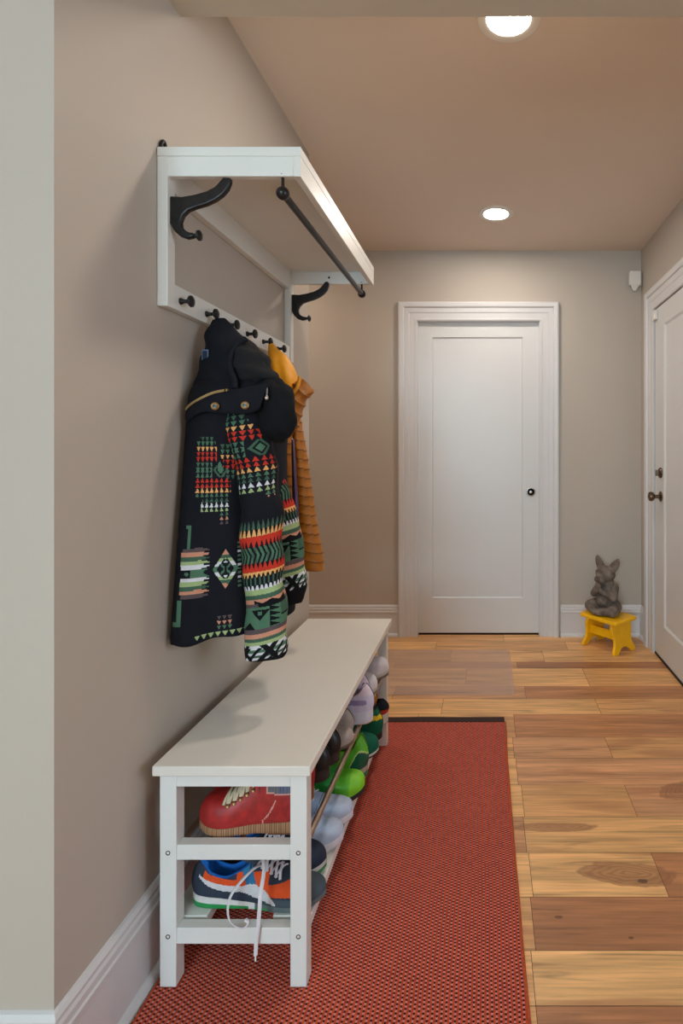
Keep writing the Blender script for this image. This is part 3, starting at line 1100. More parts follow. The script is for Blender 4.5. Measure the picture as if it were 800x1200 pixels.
def lump(rows_, nv, nu, dfn, colour, name, mat, parent, k=10, cap=True):
    rg = []
    for py, pl_, pr_, Y, hd in rows_:
        a, c = at(pl_, py, Y), at(pr_, py, Y)
        ctr, hw = (a + c) / 2, (c.x - a.x) / 2
        rg.append([Vector((max(XL + 0.006, ctr.x + hw * math.cos(2 * PI * q / k)), Y + hd * math.sin(2 * PI * q / k), ctr.z)) for q in range(k)])
    Q = displaced(loft(rg, nv, nu), dfn)
    return MB().grid(Q, True, (lambda i, j: colour(i, j, Q)) if callable(colour) else colour, cap).build(name, mat, parent, smooth=70)


HOODC, LINC = rgb(18, 20, 27), rgb(28, 27, 29)
lump([(373, 250, 263, 1.462, 0.010), (378, 247, 268, 1.462, 0.018), (388, 244, 279, 1.462, 0.034), (400, 241, 292, 1.461, 0.048), (415, 238, 306, 1.46, 0.058), (432, 234, 320, 1.457, 0.068),
      (448, 231, 331, 1.455, 0.074), (462, 229, 337, 1.452, 0.074), (474, 231, 336, 1.45, 0.062), (482, 245, 320, 1.45, 0.035)], 70, 90,
     lambda v, u, p: 0.007 * noise.noise((p.x * 18, p.y * 18, p.z * 14)) + 0.0025 * noise.noise((p.x * 50, p.y * 50, p.z * 24)) + 0.003 * math.sin((p.x * 0.8 + p.z) * 80) * min(1, v * 3), HOODC, 'hood', CLOTH, jk)
lump([(397, 283, 287, 1.425, 0.008), (403, 275, 297, 1.42, 0.026), (413, 271, 307, 1.415, 0.038), (425, 270, 316, 1.41, 0.044), (437, 272, 323, 1.405, 0.044), (446, 280, 322, 1.40, 0.036), (451, 292, 316, 1.40, 0.014)], 60, 70,
     lambda v, u, p: 0.006 * noise.noise((p.x * 26, p.y * 26, p.z * 30)) + 0.0035 * math.sin(p.z * 150 + p.x * 40) + 0.002 * noise.noise((p.x * 75, p.y * 75, p.z * 75)), LINC, 'hood_lining', CLOTH, jk)
lump([(442, 306, 326, 1.40, 0.012), (449, 301, 334, 1.395, 0.03), (460, 298, 341, 1.39, 0.042), (474, 300, 345, 1.385, 0.046), (488, 303, 346.5, 1.385, 0.046), (500, 306, 345, 1.385, 0.042), (510, 312, 340, 1.385, 0.03), (517.5, 322, 333, 1.385, 0.012)], 60, 70,
     lambda v, u, p: 0.008 * noise.noise((p.x * 22, p.y * 22, p.z * 22)) + 0.003 * noise.noise((p.x * 60, p.y * 60, p.z * 40)), INK, 'hood_brim', CLOTH, jk)
rim = MB().tube(curve([at(288, 397, 1.40), at(277, 404, 1.383), at(270.5, 417, 1.372), at(270, 432, 1.365), at(275, 446, 1.355), at(275, 456, 1.345)], 30), 0.0075, 10, col=HOODC)
rim.build('hood_edge', CLOTH, jk)
# storm flap with zip and two snaps
top = curve([at(219, 481, 1.372), at(226, 474, 1.362), at(238, 467, 1.352), at(252, 461, 1.343), at(272, 457, 1.335), at(296, 453, 1.335), at(317, 448, 1.345)], 40)
bot = curve([at(219, 496, 1.368), at(228, 488, 1.355), at(240, 483, 1.343), at(256, 484, 1.336), at(274, 485, 1.332), at(292, 484, 1.332), at(304, 480, 1.34)], 40)
Q = [[top[k].lerp(bot[k], q / 8) + Vector((0, -0.004 * math.sin(PI * q / 8) + 0.003 * noise.noise(top[k] * 30), 0)) for k in range(40)] for q in range(9)]
MB().grid(Q, False, HOODC).build('storm_flap', CLOTH, jk, solid=0.006, smooth=60)
zp = MB().tube([p + Vector((0, -0.005, 0.001)) for p in top[:26]], 0.0024, 8)
zo = zp.build('zipper', BRASS, jk)
zt = MB()
for k in range(2, 51):
    q = top[min(24, k // 2)].lerp(top[min(25, k // 2 + 1)], (k % 2) / 2) + Vector((0, -0.009, 0.001))
    zt.box(q.x - 0.001, q.x + 0.001, q.y + 0.0005, q.y + 0.0025, q.z - 0.0032, q.z + 0.0032)
zs = zt.build('zipper_teeth', BRASS, zo, smooth=0)
zs['kind'] = 'stuff'
for px, py in ((252, 476), (287, 475)):
    p = at(px, py, 1.3215)
    sn = MB()
    sn.lathe(p, (0.1, -1, 0), [(0, 0.0098), (0.002, 0.0098), (0.0035, 0.0075), (0.003, 0.0055), (0.001, 0.005), (0.001, 0)], 22)
    so = sn.build('snap', BRASS, jk)
    MB().lathe(p + Vector((0.0003, -0.0028, 0)), (0.1, -1, 0), [(0, 0.0042), (0.0006, 0.0042), (0.0008, 0)], 16).build('snap_socket', IRON, so)
tg = MB()
p = at(240.5, 418, 1.412)
tg.box(p.x - 0.008, p.x + 0.008, p.y - 0.002, p.y + 0.001, p.z - 0.018, p.z + 0.018)
to = tg.build('sewn_label', pmat('label_border', rgb(104, 132, 168), 0.8), jk, smooth=0)
MB().box(p.x - 0.006, p.x + 0.006, p.y - 0.0028, p.y - 0.001, p.z - 0.015, p.z + 0.015).build('label_field', pmat('label_navy', rgb(22, 32, 54), 0.8), to, smooth=0)
p = at(313, 455, 1.338)
cd = MB()
cd.tube([p, p + Vector((0.001, -0.004, -0.01)), p + Vector((0.0, -0.004, -0.022))], 0.0018, 6)
cdo = cd.build('drawcord', pmat('cord_grey', rgb(120, 116, 112), 0.8), jk)
MB().ell(p + Vector((0, -0.004, -0.024)), (0.005, 0.005, 0.006), 12, 8).build('cord_toggle', NICKEL, cdo)
lp = MB().tube(curve([(x0 + 0.046, 1.456, 1.548), (x0 + 0.046, 1.456, 1.562), (x0 + 0.046, 1.4625, 1.574), (x0 + 0.046, 1.469, 1.562), (x0 + 0.046, 1.469, 1.548)], 16), 0.0022, 8)
lp.build('hang_loop', pmat('loop_tape', rgb(196, 176, 150), 0.9), jk)

# ------------------------------------------------------------------ mustard puffer
pj = thing('puffer_jacket', 'mustard yellow quilted puffer jacket on the fifth rack peg, behind the patterned jacket', 'jacket', (-0.65, 1.85, 0.78))
MUS, MUSD, YLIN = rgb(164, 100, 20), rgb(112, 66, 15), rgb(226, 152, 12)


def quilt(pitch, amp, slant=0.0):
    def fn(v, u, p):
        q = abs(math.sin(PI * (p.z + slant * p.x) / pitch))
        return amp * (q ** 0.45) + 0.003 * noise.noise((p.x * 30, p.y * 30, p.z * 40))
    return fn


def qcol(pitch, slant=0.0):
    def fn(i, j, Q):
        p = Q[i][j]
        q = abs(math.sin(PI * (p.z + slant * p.x) / pitch))
        return MUSD if q < 0.2 else MUS
    return fn


lump([(455, 306, 330, 1.80, 0.03), (475, 300, 342, 1.80, 0.05), (500, 296, 343, 1.80, 0.06), (540, 297, 343, 1.80, 0.06), (600, 298, 347, 1.80, 0.065), (640, 299, 353, 1.80, 0.07), (662, 302, 355, 1.80, 0.06), (667, 304, 354, 1.80, 0.05)],
     150, 70, quilt(0.034, 0.004), qcol(0.034), 'coat_body', PUFF, pj)
lump([(478, 336, 350, 1.87, 0.02), (495, 338, 354, 1.86, 0.03), (520, 344, 358, 1.85, 0.036), (560, 346, 364, 1.845, 0.04), (600, 347, 370, 1.845, 0.042), (640, 350, 377, 1.84, 0.042), (660, 353, 380, 1.84, 0.04), (668, 355, 380, 1.84, 0.034)],
     190, 60, quilt(0.030, 0.0035, 0.25), qcol(0.030, 0.25), 'sleeve', PUFF, pj)
P = [[at(a, py, 1.785) for a in (341, 343.5, 346)] if False else [at(a0, py, 1.755), at((a0 + a1) / 2, py, 1.75), at(a1, py, 1.77)] for py, a0, a1 in ((515, 342, 344), (530, 342, 345), (560, 342.5, 347), (590, 343, 349), (612, 345, 350), (622, 347, 349))]
MB().grid(P, False, rgb(62, 48, 92)).build('lining_strip', PUFF, pj, solid=0.004, smooth=60)
lump([(404, 316, 320, 1.84, 0.01), (411, 314, 329, 1.84, 0.022), (422, 315, 338, 1.835, 0.034), (438, 319, 346, 1.83, 0.042), (455, 324, 351, 1.825, 0.044), (466, 330, 350, 1.825, 0.036), (472, 334, 346, 1.825, 0.014)], 60, 60,
     lambda v, u, p: 0.006 * noise.noise((p.x * 26, p.y * 26, p.z * 14)) + 0.003 * math.sin(p.x * 150 + p.z * 40), YLIN, 'hood_lining', PUFF, pj)
lump([(443, 350, 353, 1.83, 0.012), (450, 341, 363, 1.82, 0.03), (460, 336, 369, 1.815, 0.036), (468, 336, 361, 1.81, 0.044), (480, 337, 356, 1.81, 0.042), (492, 339, 353, 1.81, 0.036), (501, 341, 351, 1.81, 0.022), (506, 343, 348, 1.81, 0.01)], 90, 70,
     lambda v, u, p: 0.006 * abs(math.sin(PI * (p.z * 0.8 + p.x * 0.7) / 0.033)) ** 0.5 + 0.003 * noise.noise((p.x * 30, p.y * 30, p.z * 30)),
     lambda i, j, Q: MUSD if abs(math.sin(PI * (Q[i][j].z * 0.8 + Q[i][j].x * 0.7) / 0.033)) < 0.18 else MUS, 'hood_rim', PUFF, pj)
MB().tube(curve([at(351, 442, 1.79), at(349, 452, 1.775), at(344, 460, 1.77), at(338, 465, 1.77)], 20), 0.006, 10, col=rgb(206, 140, 26)).build('hood_binding', PUFF, pj)
yk5 = 1.338 + 0.1244 * 4
MB().tube(curve([(x0 + 0.047, yk5 - 0.006, 1.548), (x0 + 0.047, yk5 - 0.006, 1.563), (x0 + 0.047, yk5, 1.574), (x0 + 0.047, yk5 + 0.006, 1.563), (x0 + 0.047, yk5 + 0.006, 1.548)], 16), 0.0022, 8, col=YLIN).build('hang_loop', PUFF, pj)

# ------------------------------------------------------------------ shoes
OUT = [(0, 0.04), (0.012, 0.30), (0.04, 0.50), (0.09, 0.64), (0.18, 0.72), (0.3, 0.72), (0.42, 0.72), (0.55, 0.83), (0.68, 0.98), (0.76, 1.0), (0.84, 0.94), (0.91, 0.78), (0.96, 0.56), (0.985, 0.36), (1.0, 0.04)]


def tilt_of(x, spring):
    return spring * max(0, (x - 0.72) / 0.28) ** 2


def make_shoe(name, label, loc, rz, L=0.285, W=0.1, rim_end=0.44, rim=None, ridge=None, sole_t=None, spring=0.014, upper=None, ucol=None, scol=None, lin=None,
              laces=None, tongue=None, mat=None, group=None, bulge=0.05, eyelets=None, n=72, cat='shoe', lift=0.0, pieces=None):
    """upper / sole / lining / laces as parts. x runs heel to toe. ucol(x, z, side) colours the upper, scol(x, q) the sole."""
    sh = thing(name, label, cat, loc, rz, group)
    rim = rim or [(0, 0.085), (0.08, 0.082), (0.2, 0.066), (0.3, 0.068), (0.44, 0.088)]
    ridge = ridge or [(0.44, 0.088), (0.55, 0.075), (0.7, 0.056), (0.85, 0.046), (0.94, 0.037), (0.985, 0.026), (1.0, 0.016)]
    sole_t = sole_t or [(0, 0.024), (0.4, 0.02), (0.8, 0.017), (1, 0.014)]
    mat = mat or SUEDE
    hw = lambda x: hermite(OUT, x) * W / 2
    zb = lambda x: tilt_of(x, spring) + 0.004 * max(0, (0.06 - x) / 0.06)
    zt = lambda x: zb(x) + hermite(sole_t, x)
    xs = []
    for i in range(n + 1):
        a = i / n
        xs.append(0.5 - 0.5 * math.cos(PI * a) if False else a)
    xs = [0, 0.004, 0.012, 0.024, 0.04] + [0.04 + (0.955 - 0.04) * i / n for i in range(1, n + 1)] + [0.97, 0.982, 0.991, 0.997, 1.0]
    # sole
    S = []
    for x in xs:
        w_, b0, t0 = hw(x), zb(x), zt(x)
        X = x * L
        S.append([Vector((X, -w_ * 0.9, b0)), Vector((X, -w_ * 1.03, b0 + 0.003)), Vector((X, -w_ * 1.04, (b0 + t0) / 2)), Vector((X, -w_ * 1.02, t0)),
                  Vector((X, 0, t0 - 0.001)), Vector((X, w_ * 1.02, t0)), Vector((X, w_ * 1.04, (b0 + t0) / 2)), Vector((X, w_ * 1.03, b0 + 0.003)), Vector((X, w_ * 0.9, b0)), Vector((X, 0, b0))])
    sc = scol or (lambda x, q: rgb(225, 222, 220))
    MB().grid(S, True, lambda i, j: sc(xs[i], {0: 0.0, 1: 0.2, 2: 0.7, 3: 1.0, 4: 1.0, 5: 0.7, 6: 0.2, 7: 0.0, 8: 0.0, 9: 0.0}[j]), True).build('sole', RUBBER, sh, local=True, smooth=50)

    NO = 32 if n > 100 else 18      # columns outside, per side

    def section(x):
        w_, z0 = hw(x) * 0.99, zt(x) - 0.002
        X = x * L
        half = []
        openp = 1.0 if x < rim_end else 0.0
        if openp:
            zr = hermite(rim, x) + zb(x)
            wr = w_ * 0.70 + 0.002
            for k in range(NO + 1):
                t_ = k / NO
                yy = w_ + (wr - w_) * t_ + bulge * w_ * math.sin(PI * t_) * 1.2
                half.append((X + (0.018 * t_ * t_ - 0.007 * math.sin(PI * t_)) * max(0, 1 - x / 0.16), yy, z0 + (zr - z0) * t_))
            ins = []
            for k in range(1, 7):
                t_ = k / 6
                yy = (wr - 0.005) * (1 - 0.0 * t_) if k < 5 else (wr - 0.005) * (1.0 - (k - 4) / 2)
                zz = zr + 0.002 * (k == 1) - (zr - z0 - 0.006) * min(1, max(0, (k - 1) / 3.5))
                ins.append((X + 0.022 * max(0, 1 - x / 0.16) + (0.006 if x < 0.08 else 0), max(yy, 0), zz))
            half += ins
        else:
            zr = hermite(ridge, x) + zb(x)
            tot = NO + 6
            for k in range(tot + 1):
                if k <= NO:
                    th = (k / NO) * math.radians(62)
                else:
                    th = math.radians(62 + 28 * (k - NO) / 6)
                yy = w_ * (max(0, math.cos(th)) ** 0.75) * (1 + bulge * math.sin(2 * th))
                half.append((X, yy, z0 + max(0.001, zr - z0) * math.sin(th) ** 0.85))
        left = [Vector((p[0], p[1], p[2])) for p in half]
        right = [Vector((p[0], -p[1], p[2])) for p in half]
        return left + right[-2::-1]
    sections = [section(x) for x in xs]
    K = len(sections[0])
    NT = NO + 6
    up, li = MB(), MB()
    for i in range(len(xs) - 1):
        xm = (xs[i] + xs[i + 1]) / 2
        for jx in range(K - 1):
            q = [sections[i][jx], sections[i][jx + 1], sections[i + 1][jx + 1], sections[i + 1][jx]]
            jj = jx if jx < NT else K - 2 - jx
            inner = jj >= NO and xm < rim_end
            z = sum(v.z for v in q) / 4
            c = (lin or rgb(40, 40, 44)) if inner else (ucol(xm, z, 1 if jx < NT else -1) if ucol else rgb(120, 120, 120))
            (li if inner else up).add(q, [(0, 1, 2, 3)], c)
    for m_, nm in ((up, 'upper'), (li, 'lining')):
        if not m_.f:
            continue
        # weld
        key, vv, mp_ = {}, [], []
        for p in m_.v:
            k = (round(p.x, 5), round(p.y, 5), round(p.z, 5))
            if k not in key:
                key[k] = len(vv)
                vv.append(p)
            mp_.append(key[k])
        m_.v = vv
        nf, nc = [], []
        for f, c in zip(m_.f, m_.c):
            g = []
            for a in f:
                if mp_[a] not in g:
                    g.append(mp_[a])
            if len(g) > 2:
                nf.append(g)
                nc.append(c)
        m_.f, m_.c, m_.m = nf, nc, [0] * len(nf)
        m_.build(nm, mat if nm == 'upper' else CLOTH, sh, local=True, smooth=55, fixn=True)

    def surf(x, ang, out=0.0):
        """point on the vamp / throat at angle from the side (deg), lifted by out"""
        w_, z0 = hw(x) * 0.99, zt(x) - 0.002
        zr = (hermite(ridge, x) if x >= rim_end else hermite(rim, x)) + zb(x)
        th = math.radians(ang if ang <= 90 else 180 - ang)
        yy = w_ * (max(0, math.cos(th)) ** 0.75) * (1 + bulge * math.sin(2 * th))
        zz = z0 + (zr - z0) * math.sin(th) ** 0.85
        return Vector((x * L, yy if ang <= 90 else -yy, zz)) + Vector((0, (1 if ang <= 90 else -1) * math.cos(th), math.sin(th))) * out
    if tongue:
        x1_, x2_, zz, tc_ = tongue
        T_ = []
        for i in range(9):
            f = i / 8
            x = x1_ + (x2_ - x1_) * f
            z = zz + (hermite(ridge, max(x2_, rim_end)) + 0.002 - zz) * f ** 0.8
            wv_ = W * (0.25 - 0.06 * f)
            T_.append([Vector((x * L, wv_ * (k / 4 - 1), z - 0.012 * (k / 4 - 1) ** 2)) for k in range(9)])
        MB().grid(T_, False, tc_).build('tongue', mat, sh, local=True, solid=0.005, smooth=60)
    if laces:
        xa, xb, cnt, lc, r_ = laces[:5]
        la = laces[5] if len(laces) > 5 else 64
        lm = MB()
        for k in range(cnt):
            x = xa + (xb - xa) * k / max(1, cnt - 1)
            x2_ = min(x + 0.045, xb + 0.04)
            for s_ in (1, -1):
                a0, a1 = (la, 180 - la) if s_ > 0 else (180 - la, la)
                lm.tube([surf(x + (x2_ - x) * q / 8, a0 + (a1 - a0) * q / 8, 0.003 + 0.0015 * (s_ > 0) * math.sin(PI * q / 8)) for q in range(9)], r_, 6, flat=0.6)
        lm.build('laces', pmat(name + '_lace', lc, 0.85, var=0.05, vscale=200), sh, local=True)
        if eyelets:
            for k in range(cnt):
                x = xa + (xb - xa) * k / max(1, cnt - 1)
                for a in (la - 4, 184 - la):
                    MB().lathe(surf(x, a, 0.0), surf(x, a, 0.01) - surf(x, a, 0.0), [(0, 0.0045), (0.003, 0.0045), (0.004, 0.0025), (0.006, 0.0035), (0.007, 0)], 10).build('eyelet', eyelets, sh, local=True)
    if pieces:
        pieces(sh, surf)
    return sh


ZL, ZU = 0.1382, 0.314       # top of the lower slats, top of the upper tubes
SN, SO, SB, SW = rgb(48, 56, 70), rgb(216, 80, 34), rgb(48, 114, 156), rgb(206, 204, 206)


def sneaker_col(x, z, side):
    # white band sweeping from the heel down to the ball of the foot
    mid = hermite([(0.06, 0.075), (0.15, 0.057), (0.3, 0.046), (0.45, 0.046), (0.56, 0.038), (0.66, 0.018)], x)
    wid = hermite([(0.06, 0.002), (0.2, 0.006), (0.38, 0.006), (0.5, 0.014), (0.58, 0.012), (0.66, 0.003)], x)
    if 0.07 < x < 0.66 and abs(z - mid) < wid:
        return SW
    if x > 0.80 or z < 0.03 and x > 0.55:
        return rgb(70, 80, 88)
    if x > 0.6:
        return SO if 0.034 < z < 0.058 else SN
    if 0.44 < x + (z - 0.05) * 1.2 < 0.52 and z > mid:
        return SB
    if x > 0.36 and z > mid:
        return SO if z < 0.082 else SN
    if 0.1 < x and z > mid and z < mid + 0.018:
        return SO
    return SN


def sneaker_sole(x, q):
    if x < 0.5:
        return rgb(38, 142, 74) if q < 0.5 and x < 0.45 else rgb(214, 210, 206)
    return rgb(38, 142, 74) if x < 0.6 and q < 0.5 else rgb(92, 104, 104)


SNR = dict(L=0.312, W=0.085, rim_end=0.46, rim=[(0, 0.098), (0.06, 0.096), (0.16, 0.075), (0.26, 0.066), (0.36, 0.078), (0.46, 0.1)],
           ridge=[(0.46, 0.1), (0.56, 0.088), (0.68, 0.066), (0.8, 0.054), (0.9, 0.046), (0.96, 0.036), (0.99, 0.024), (1, 0.014)],
           sole_t=[(0, 0.03), (0.2, 0.027), (0.45, 0.018), (0.7, 0.014), (1, 0.012)], ucol=sneaker_col, scol=sneaker_sole, lin=rgb(30, 104, 188),
           laces=(0.5, 0.64, 5, rgb(214, 208, 216), 0.0032), tongue=(0.36, 0.5, 0.128, rgb(60, 68, 80)), n=150)


def sneaker_extras(sh, surf):
    # long untied lace looping down over the end rail of the bench
    l1 = MB().tube(curve([(0.172, -0.0142, 0.092), (0.155, -0.0380, 0.099), (0.128, -0.0740, 0.08), (0.118, -0.0810, 0.052), (0.122, -0.0850, 0.024), (0.137, -0.0825, 0.006), (0.154, -0.0815, 0.003), (0.163, -0.0800, 0.013), (0.155, -0.0790, 0.019)], 60), 0.0042, 8, flat=0.45)
    l1.build('untied_lace', LACEM, sh, local=True)
    l2 = MB().tube(curve([(0.168, 0.0062, 0.096), (0.172, -0.0210, 0.113), (0.184, -0.0465, 0.104), (0.19, -0.0805, 0.078), (0.19, -0.0875, 0.045), (0.1875, -0.0895, 0.006), (0.1845, -0.0915, -0.018), (0.184, -0.0915, -0.036), (0.183, -0.0915, -0.05)], 60), 0.0042, 8, flat=0.45)
    l2.build('untied_lace', LACEM, sh, local=True)
    MB().tube([(0.183, -0.0915, -0.049), (0.183, -0.0915, -0.062)], 0.0017, 8).build('lace_tip', WPLAS, sh, local=True)


make_shoe('sneaker', 'navy and orange running shoe with untied white lace hanging over the lower bench rail', (-0.688, 1.294, ZL), 0, pieces=sneaker_extras, **SNR)


def logo(sh, surf):
    e = MB()
    p = surf(0.83, 118, 0.0012)
    e.ell(p, (0.013, 0.006, 0.007), 14, 8)
    e.build('emblem', WPLAS, sh, local=True)


make_shoe('sneaker', 'navy running shoe with green sole edge and white emblem, behind the orange one', (-0.697, 1.379, ZL), 0.0, L=0.297, W=0.08, rim_end=0.46,
          rim=[(0, 0.1), (0.1, 0.098), (0.25, 0.08), (0.46, 0.105)], ridge=[(0.46, 0.105), (0.6, 0.095), (0.75, 0.078), (0.88, 0.066), (0.95, 0.052), (0.985, 0.036), (1, 0.02)],
          sole_t=[(0, 0.03), (0.5, 0.024), (1, 0.02)], ucol=lambda x, z, s: rgb(44, 50, 64), scol=lambda x, q: rgb(70, 140, 84) if q < 0.5 else rgb(198, 200, 196), lin=rgb(34, 108, 190), laces=(0.5, 0.62, 4, rgb(220, 216, 220), 0.003), pieces=logo)

CNV = rgb(166, 182, 208)
for yy, lab, tip in ((1.474, 'pale blue-grey canvas sneaker with white sole, nearer one of its pair beside the navy shoe', -0.382),
                     (1.568, 'pale blue-grey canvas sneaker with white sole, beside the lime green shoe', -0.378)):
    make_shoe('canvas_sneaker', lab, (tip - 0.285, yy, ZL), 0.0, L=0.285, W=0.092, ucol=lambda x, z, s: rgb(128, 146, 176) if abs(x - 0.66 - (z - 0.05) * 1.2) < 0.006 else CNV if x < 0.66 + (z - 0.05) * 1.2 else rgb(178, 190, 210), scol=lambda x, q: rgb(214, 214, 222) if q > 0.1 else rgb(190, 190, 196),
              lin=rgb(120, 136, 156), laces=(0.47, 0.58, 3, rgb(210, 216, 224), 0.003), tongue=(0.36, 0.48, 0.1, CNV), mat=CLOTH, sole_t=[(0, 0.026), (0.5, 0.024), (1, 0.022)],
              ridge=[(0.44, 0.09), (0.56, 0.08), (0.7, 0.066), (0.85, 0.058), (0.94, 0.048), (0.985, 0.034), (1.0, 0.02)], group='pale blue canvas sneakers')

LIME, LIME2, DKG = rgb(96, 186, 44), rgb(52, 156, 62), rgb(18, 88, 66)
make_shoe('running_shoe', 'bright lime green running shoe, toe outward, on the low shelf', (-0.368 - 0.29, 1.675, ZL + 0.002), 0.0, L=0.29, W=0.1,
          ucol=lambda x, z, s: rgb(126, 204, 38) if x > 0.86 else (LIME2 if x < 0.72 else LIME) if x > 0.4 else rgb(30, 110, 70), scol=lambda x, q: rgb(38, 40, 44), lin=rgb(190, 206, 60), laces=(0.47, 0.58, 4, rgb(200, 214, 80), 0.003),
          tongue=(0.36, 0.48, 0.108, rgb(150, 200, 60)), mat=LEATHER, spring=0.022,
          ridge=[(0.44, 0.1), (0.56, 0.09), (0.7, 0.078), (0.85, 0.07), (0.94, 0.058), (0.985, 0.04), (1.0, 0.02)], rim=[(0, 0.09), (0.2, 0.075), (0.44, 0.1)])


def heel_col(x, z, s):
    lineh = 0.074 - 0.14 * max(0, x - 0.03) + 0.02 * math.sin(x * 20)
    if abs(z - lineh) < 0.003:
        return rgb(186, 214, 130)
    return LIME if z > lineh else DKG


make_shoe('running_shoe', 'dark green running shoe with lime collar, heel outward, on the low shelf', (-0.384, 1.79, ZL), PI, L=0.285, W=0.1, ucol=heel_col,
          scol=lambda x, q: (rgb(36, 120, 66) if q < 0.5 else rgb(176, 158, 140)), lin=rgb(120, 190, 50), mat=LEATHER, n=150, rim=[(0, 0.128), (0.06, 0.122), (0.16, 0.094), (0.3, 0.085), (0.44, 0.1)],
          sole_t=[(0, 0.034), (0.4, 0.026), (1, 0.016)])
make_shoe('trainer', 'plain dark green shoe with white sole edge, toe outward, next to the lime-collared shoe', (-0.370 - 0.28, 1.905, ZL), 0.0, L=0.28, W=0.096, ucol=lambda x, z, s: rgb(20, 96, 74),
          scol=lambda x, q: rgb(206, 214, 206) if q > 0.5 else rgb(30, 36, 36), lin=rgb(20, 50, 40), mat=SUEDE, ridge=[(0.44, 0.1), (0.56, 0.09), (0.7, 0.078), (0.85, 0.068), (0.94, 0.056), (0.985, 0.04), (1.0, 0.022)])
make_shoe('trainer', 'dark green high-cut shoe with yellow spot, heel outward, under the lavender sneakers', (-0.380, 2.02, ZL), PI, L=0.28, W=0.096,
          ucol=lambda x, z, s: rgb(226, 190, 40) if (x < 0.1 and 0.075 < z < 0.09 and s > 0) else rgb(16, 92, 66), scol=lambda x, q: rgb(26, 28, 30), lin=rgb(26, 30, 48), mat=SUEDE,
          rim=[(0, 0.108), (0.06, 0.106), (0.2, 0.088), (0.44, 0.085)], ridge=[(0.44, 0.085), (0.6, 0.075), (0.8, 0.06), (0.95, 0.045), (1, 0.02)])
make_shoe('trainer', 'black, red and white shoe with heel outward by the far bench leg', (-0.378, 2.135, ZL), PI, L=0.27, W=0.098,
          ucol=lambda x, z, s: rgb(178, 46, 36) if z < 0.058 else rgb(24, 26, 36), scol=lambda x, q: rgb(208, 204, 196) if q > 0.1 else rgb(70, 66, 64), lin=rgb(18, 18, 22), mat=SUEDE,
          rim=[(0, 0.084), (0.2, 0.08), (0.44, 0.085)], ridge=[(0.44, 0.085), (0.6, 0.075), (0.8, 0.06), (0.95, 0.045), (1, 0.02)], sole_t=[(0, 0.042), (0.4, 0.036), (1, 0.026)])
make_shoe('slipper', 'mustard suede slipper lying on top of the dark green and black shoes', (-0.412, 2.078, ZL + 0.093), PI, L=0.24, W=0.084, ucol=lambda x, z, s: rgb(180, 116, 30), scol=lambda x, q: rgb(96, 64, 36), lin=rgb(120, 80, 30), mat=SUEDE,
          rim=[(0, 0.054), (0.2, 0.05), (0.44, 0.056)], ridge=[(0.44, 0.056), (0.6, 0.054), (0.8, 0.048), (0.95, 0.036), (1, 0.012)], sole_t=[(0, 0.012), (1, 0.008)], spring=0.004)

# --- upper tubes
BR1, BR2 = rgb(158, 32, 30), rgb(128, 24, 26)


def boot_col(x, z, side):
    if 0.55 < x < 0.565 - 0 and False:
        return BR2
    seam = 0.37 - 0.12 * (max(0, z - 0.034) / 0.045) ** 0.6
    if abs(x - seam) < 0.007 and z < 0.078:
        return rgb(206, 150, 140)
    if x > 0.62 and abs(z - (0.09 - (x - 0.62) * 0.05)) < 0.0014 and x < 0.66:
        return BR2
    if 0.06 < x < 0.34:
        top_ = 0.090 + 0.04 * max(0, x - 0.26)
        if z > top_:
            if abs(z - top_) < 0.0035 or x > 0.325 or x < 0.075:
                return rgb(206, 150, 140)
            return rgb(44, 74, 128) if int(x * 130) % 2 else rgb(120, 112, 84)
    k = noise.noise((x * 14, z * 60, side * 3)) + 0.5 * noise.noise((x * 40, z * 160, side))
    return tuple(BR1[q] * (1 + 0.35 * k) for q in range(3)) + (1,)


def boot_sole(x, q):
    if q > 0.9:
        return rgb(120, 80, 56)
    return rgb(176, 130, 92) if int(x * 95) % 2 or q < 0.1 else rgb(128, 90, 64)


BOOT = dict(L=0.25, W=0.0915, rim_end=0.40, rim=[(0, 0.136), (0.1, 0.137), (0.4, 0.139)], ridge=[(0.40, 0.139), (0.46, 0.13), (0.56, 0.108), (0.66, 0.09), (0.76, 0.082), (0.86, 0.077), (0.93, 0.066), (0.97, 0.052), (0.99, 0.038), (1, 0.022)],
            sole_t=[(0, 0.03), (0.3, 0.026), (0.6, 0.022), (1, 0.02)], ucol=boot_col, scol=boot_sole, lin=rgb(110, 70, 50), laces=(0.46, 0.68, 5, rgb(206, 190, 160), 0.0036, 46), eyelets=BRASS, mat=LEATHER, n=150, bulge=0.07, spring=0.012)


def boot_extras(sh, surf):
    st = MB().tube([surf(0.985 - k * 0.012, 177, 0.0015) for k in range(0, 78)], 0.0011, 5)
    st.build('welt_stitching', pmat('cream_thread', rgb(210, 180, 140), 0.8), sh, local=True)
    MB().box(0.002, 0.08, -0.034, 0.034, -0.0005, 0.003).build('heel_block', pmat('brown_heel', rgb(140, 98, 70), 0.7), sh, local=True, bevel=0.001)


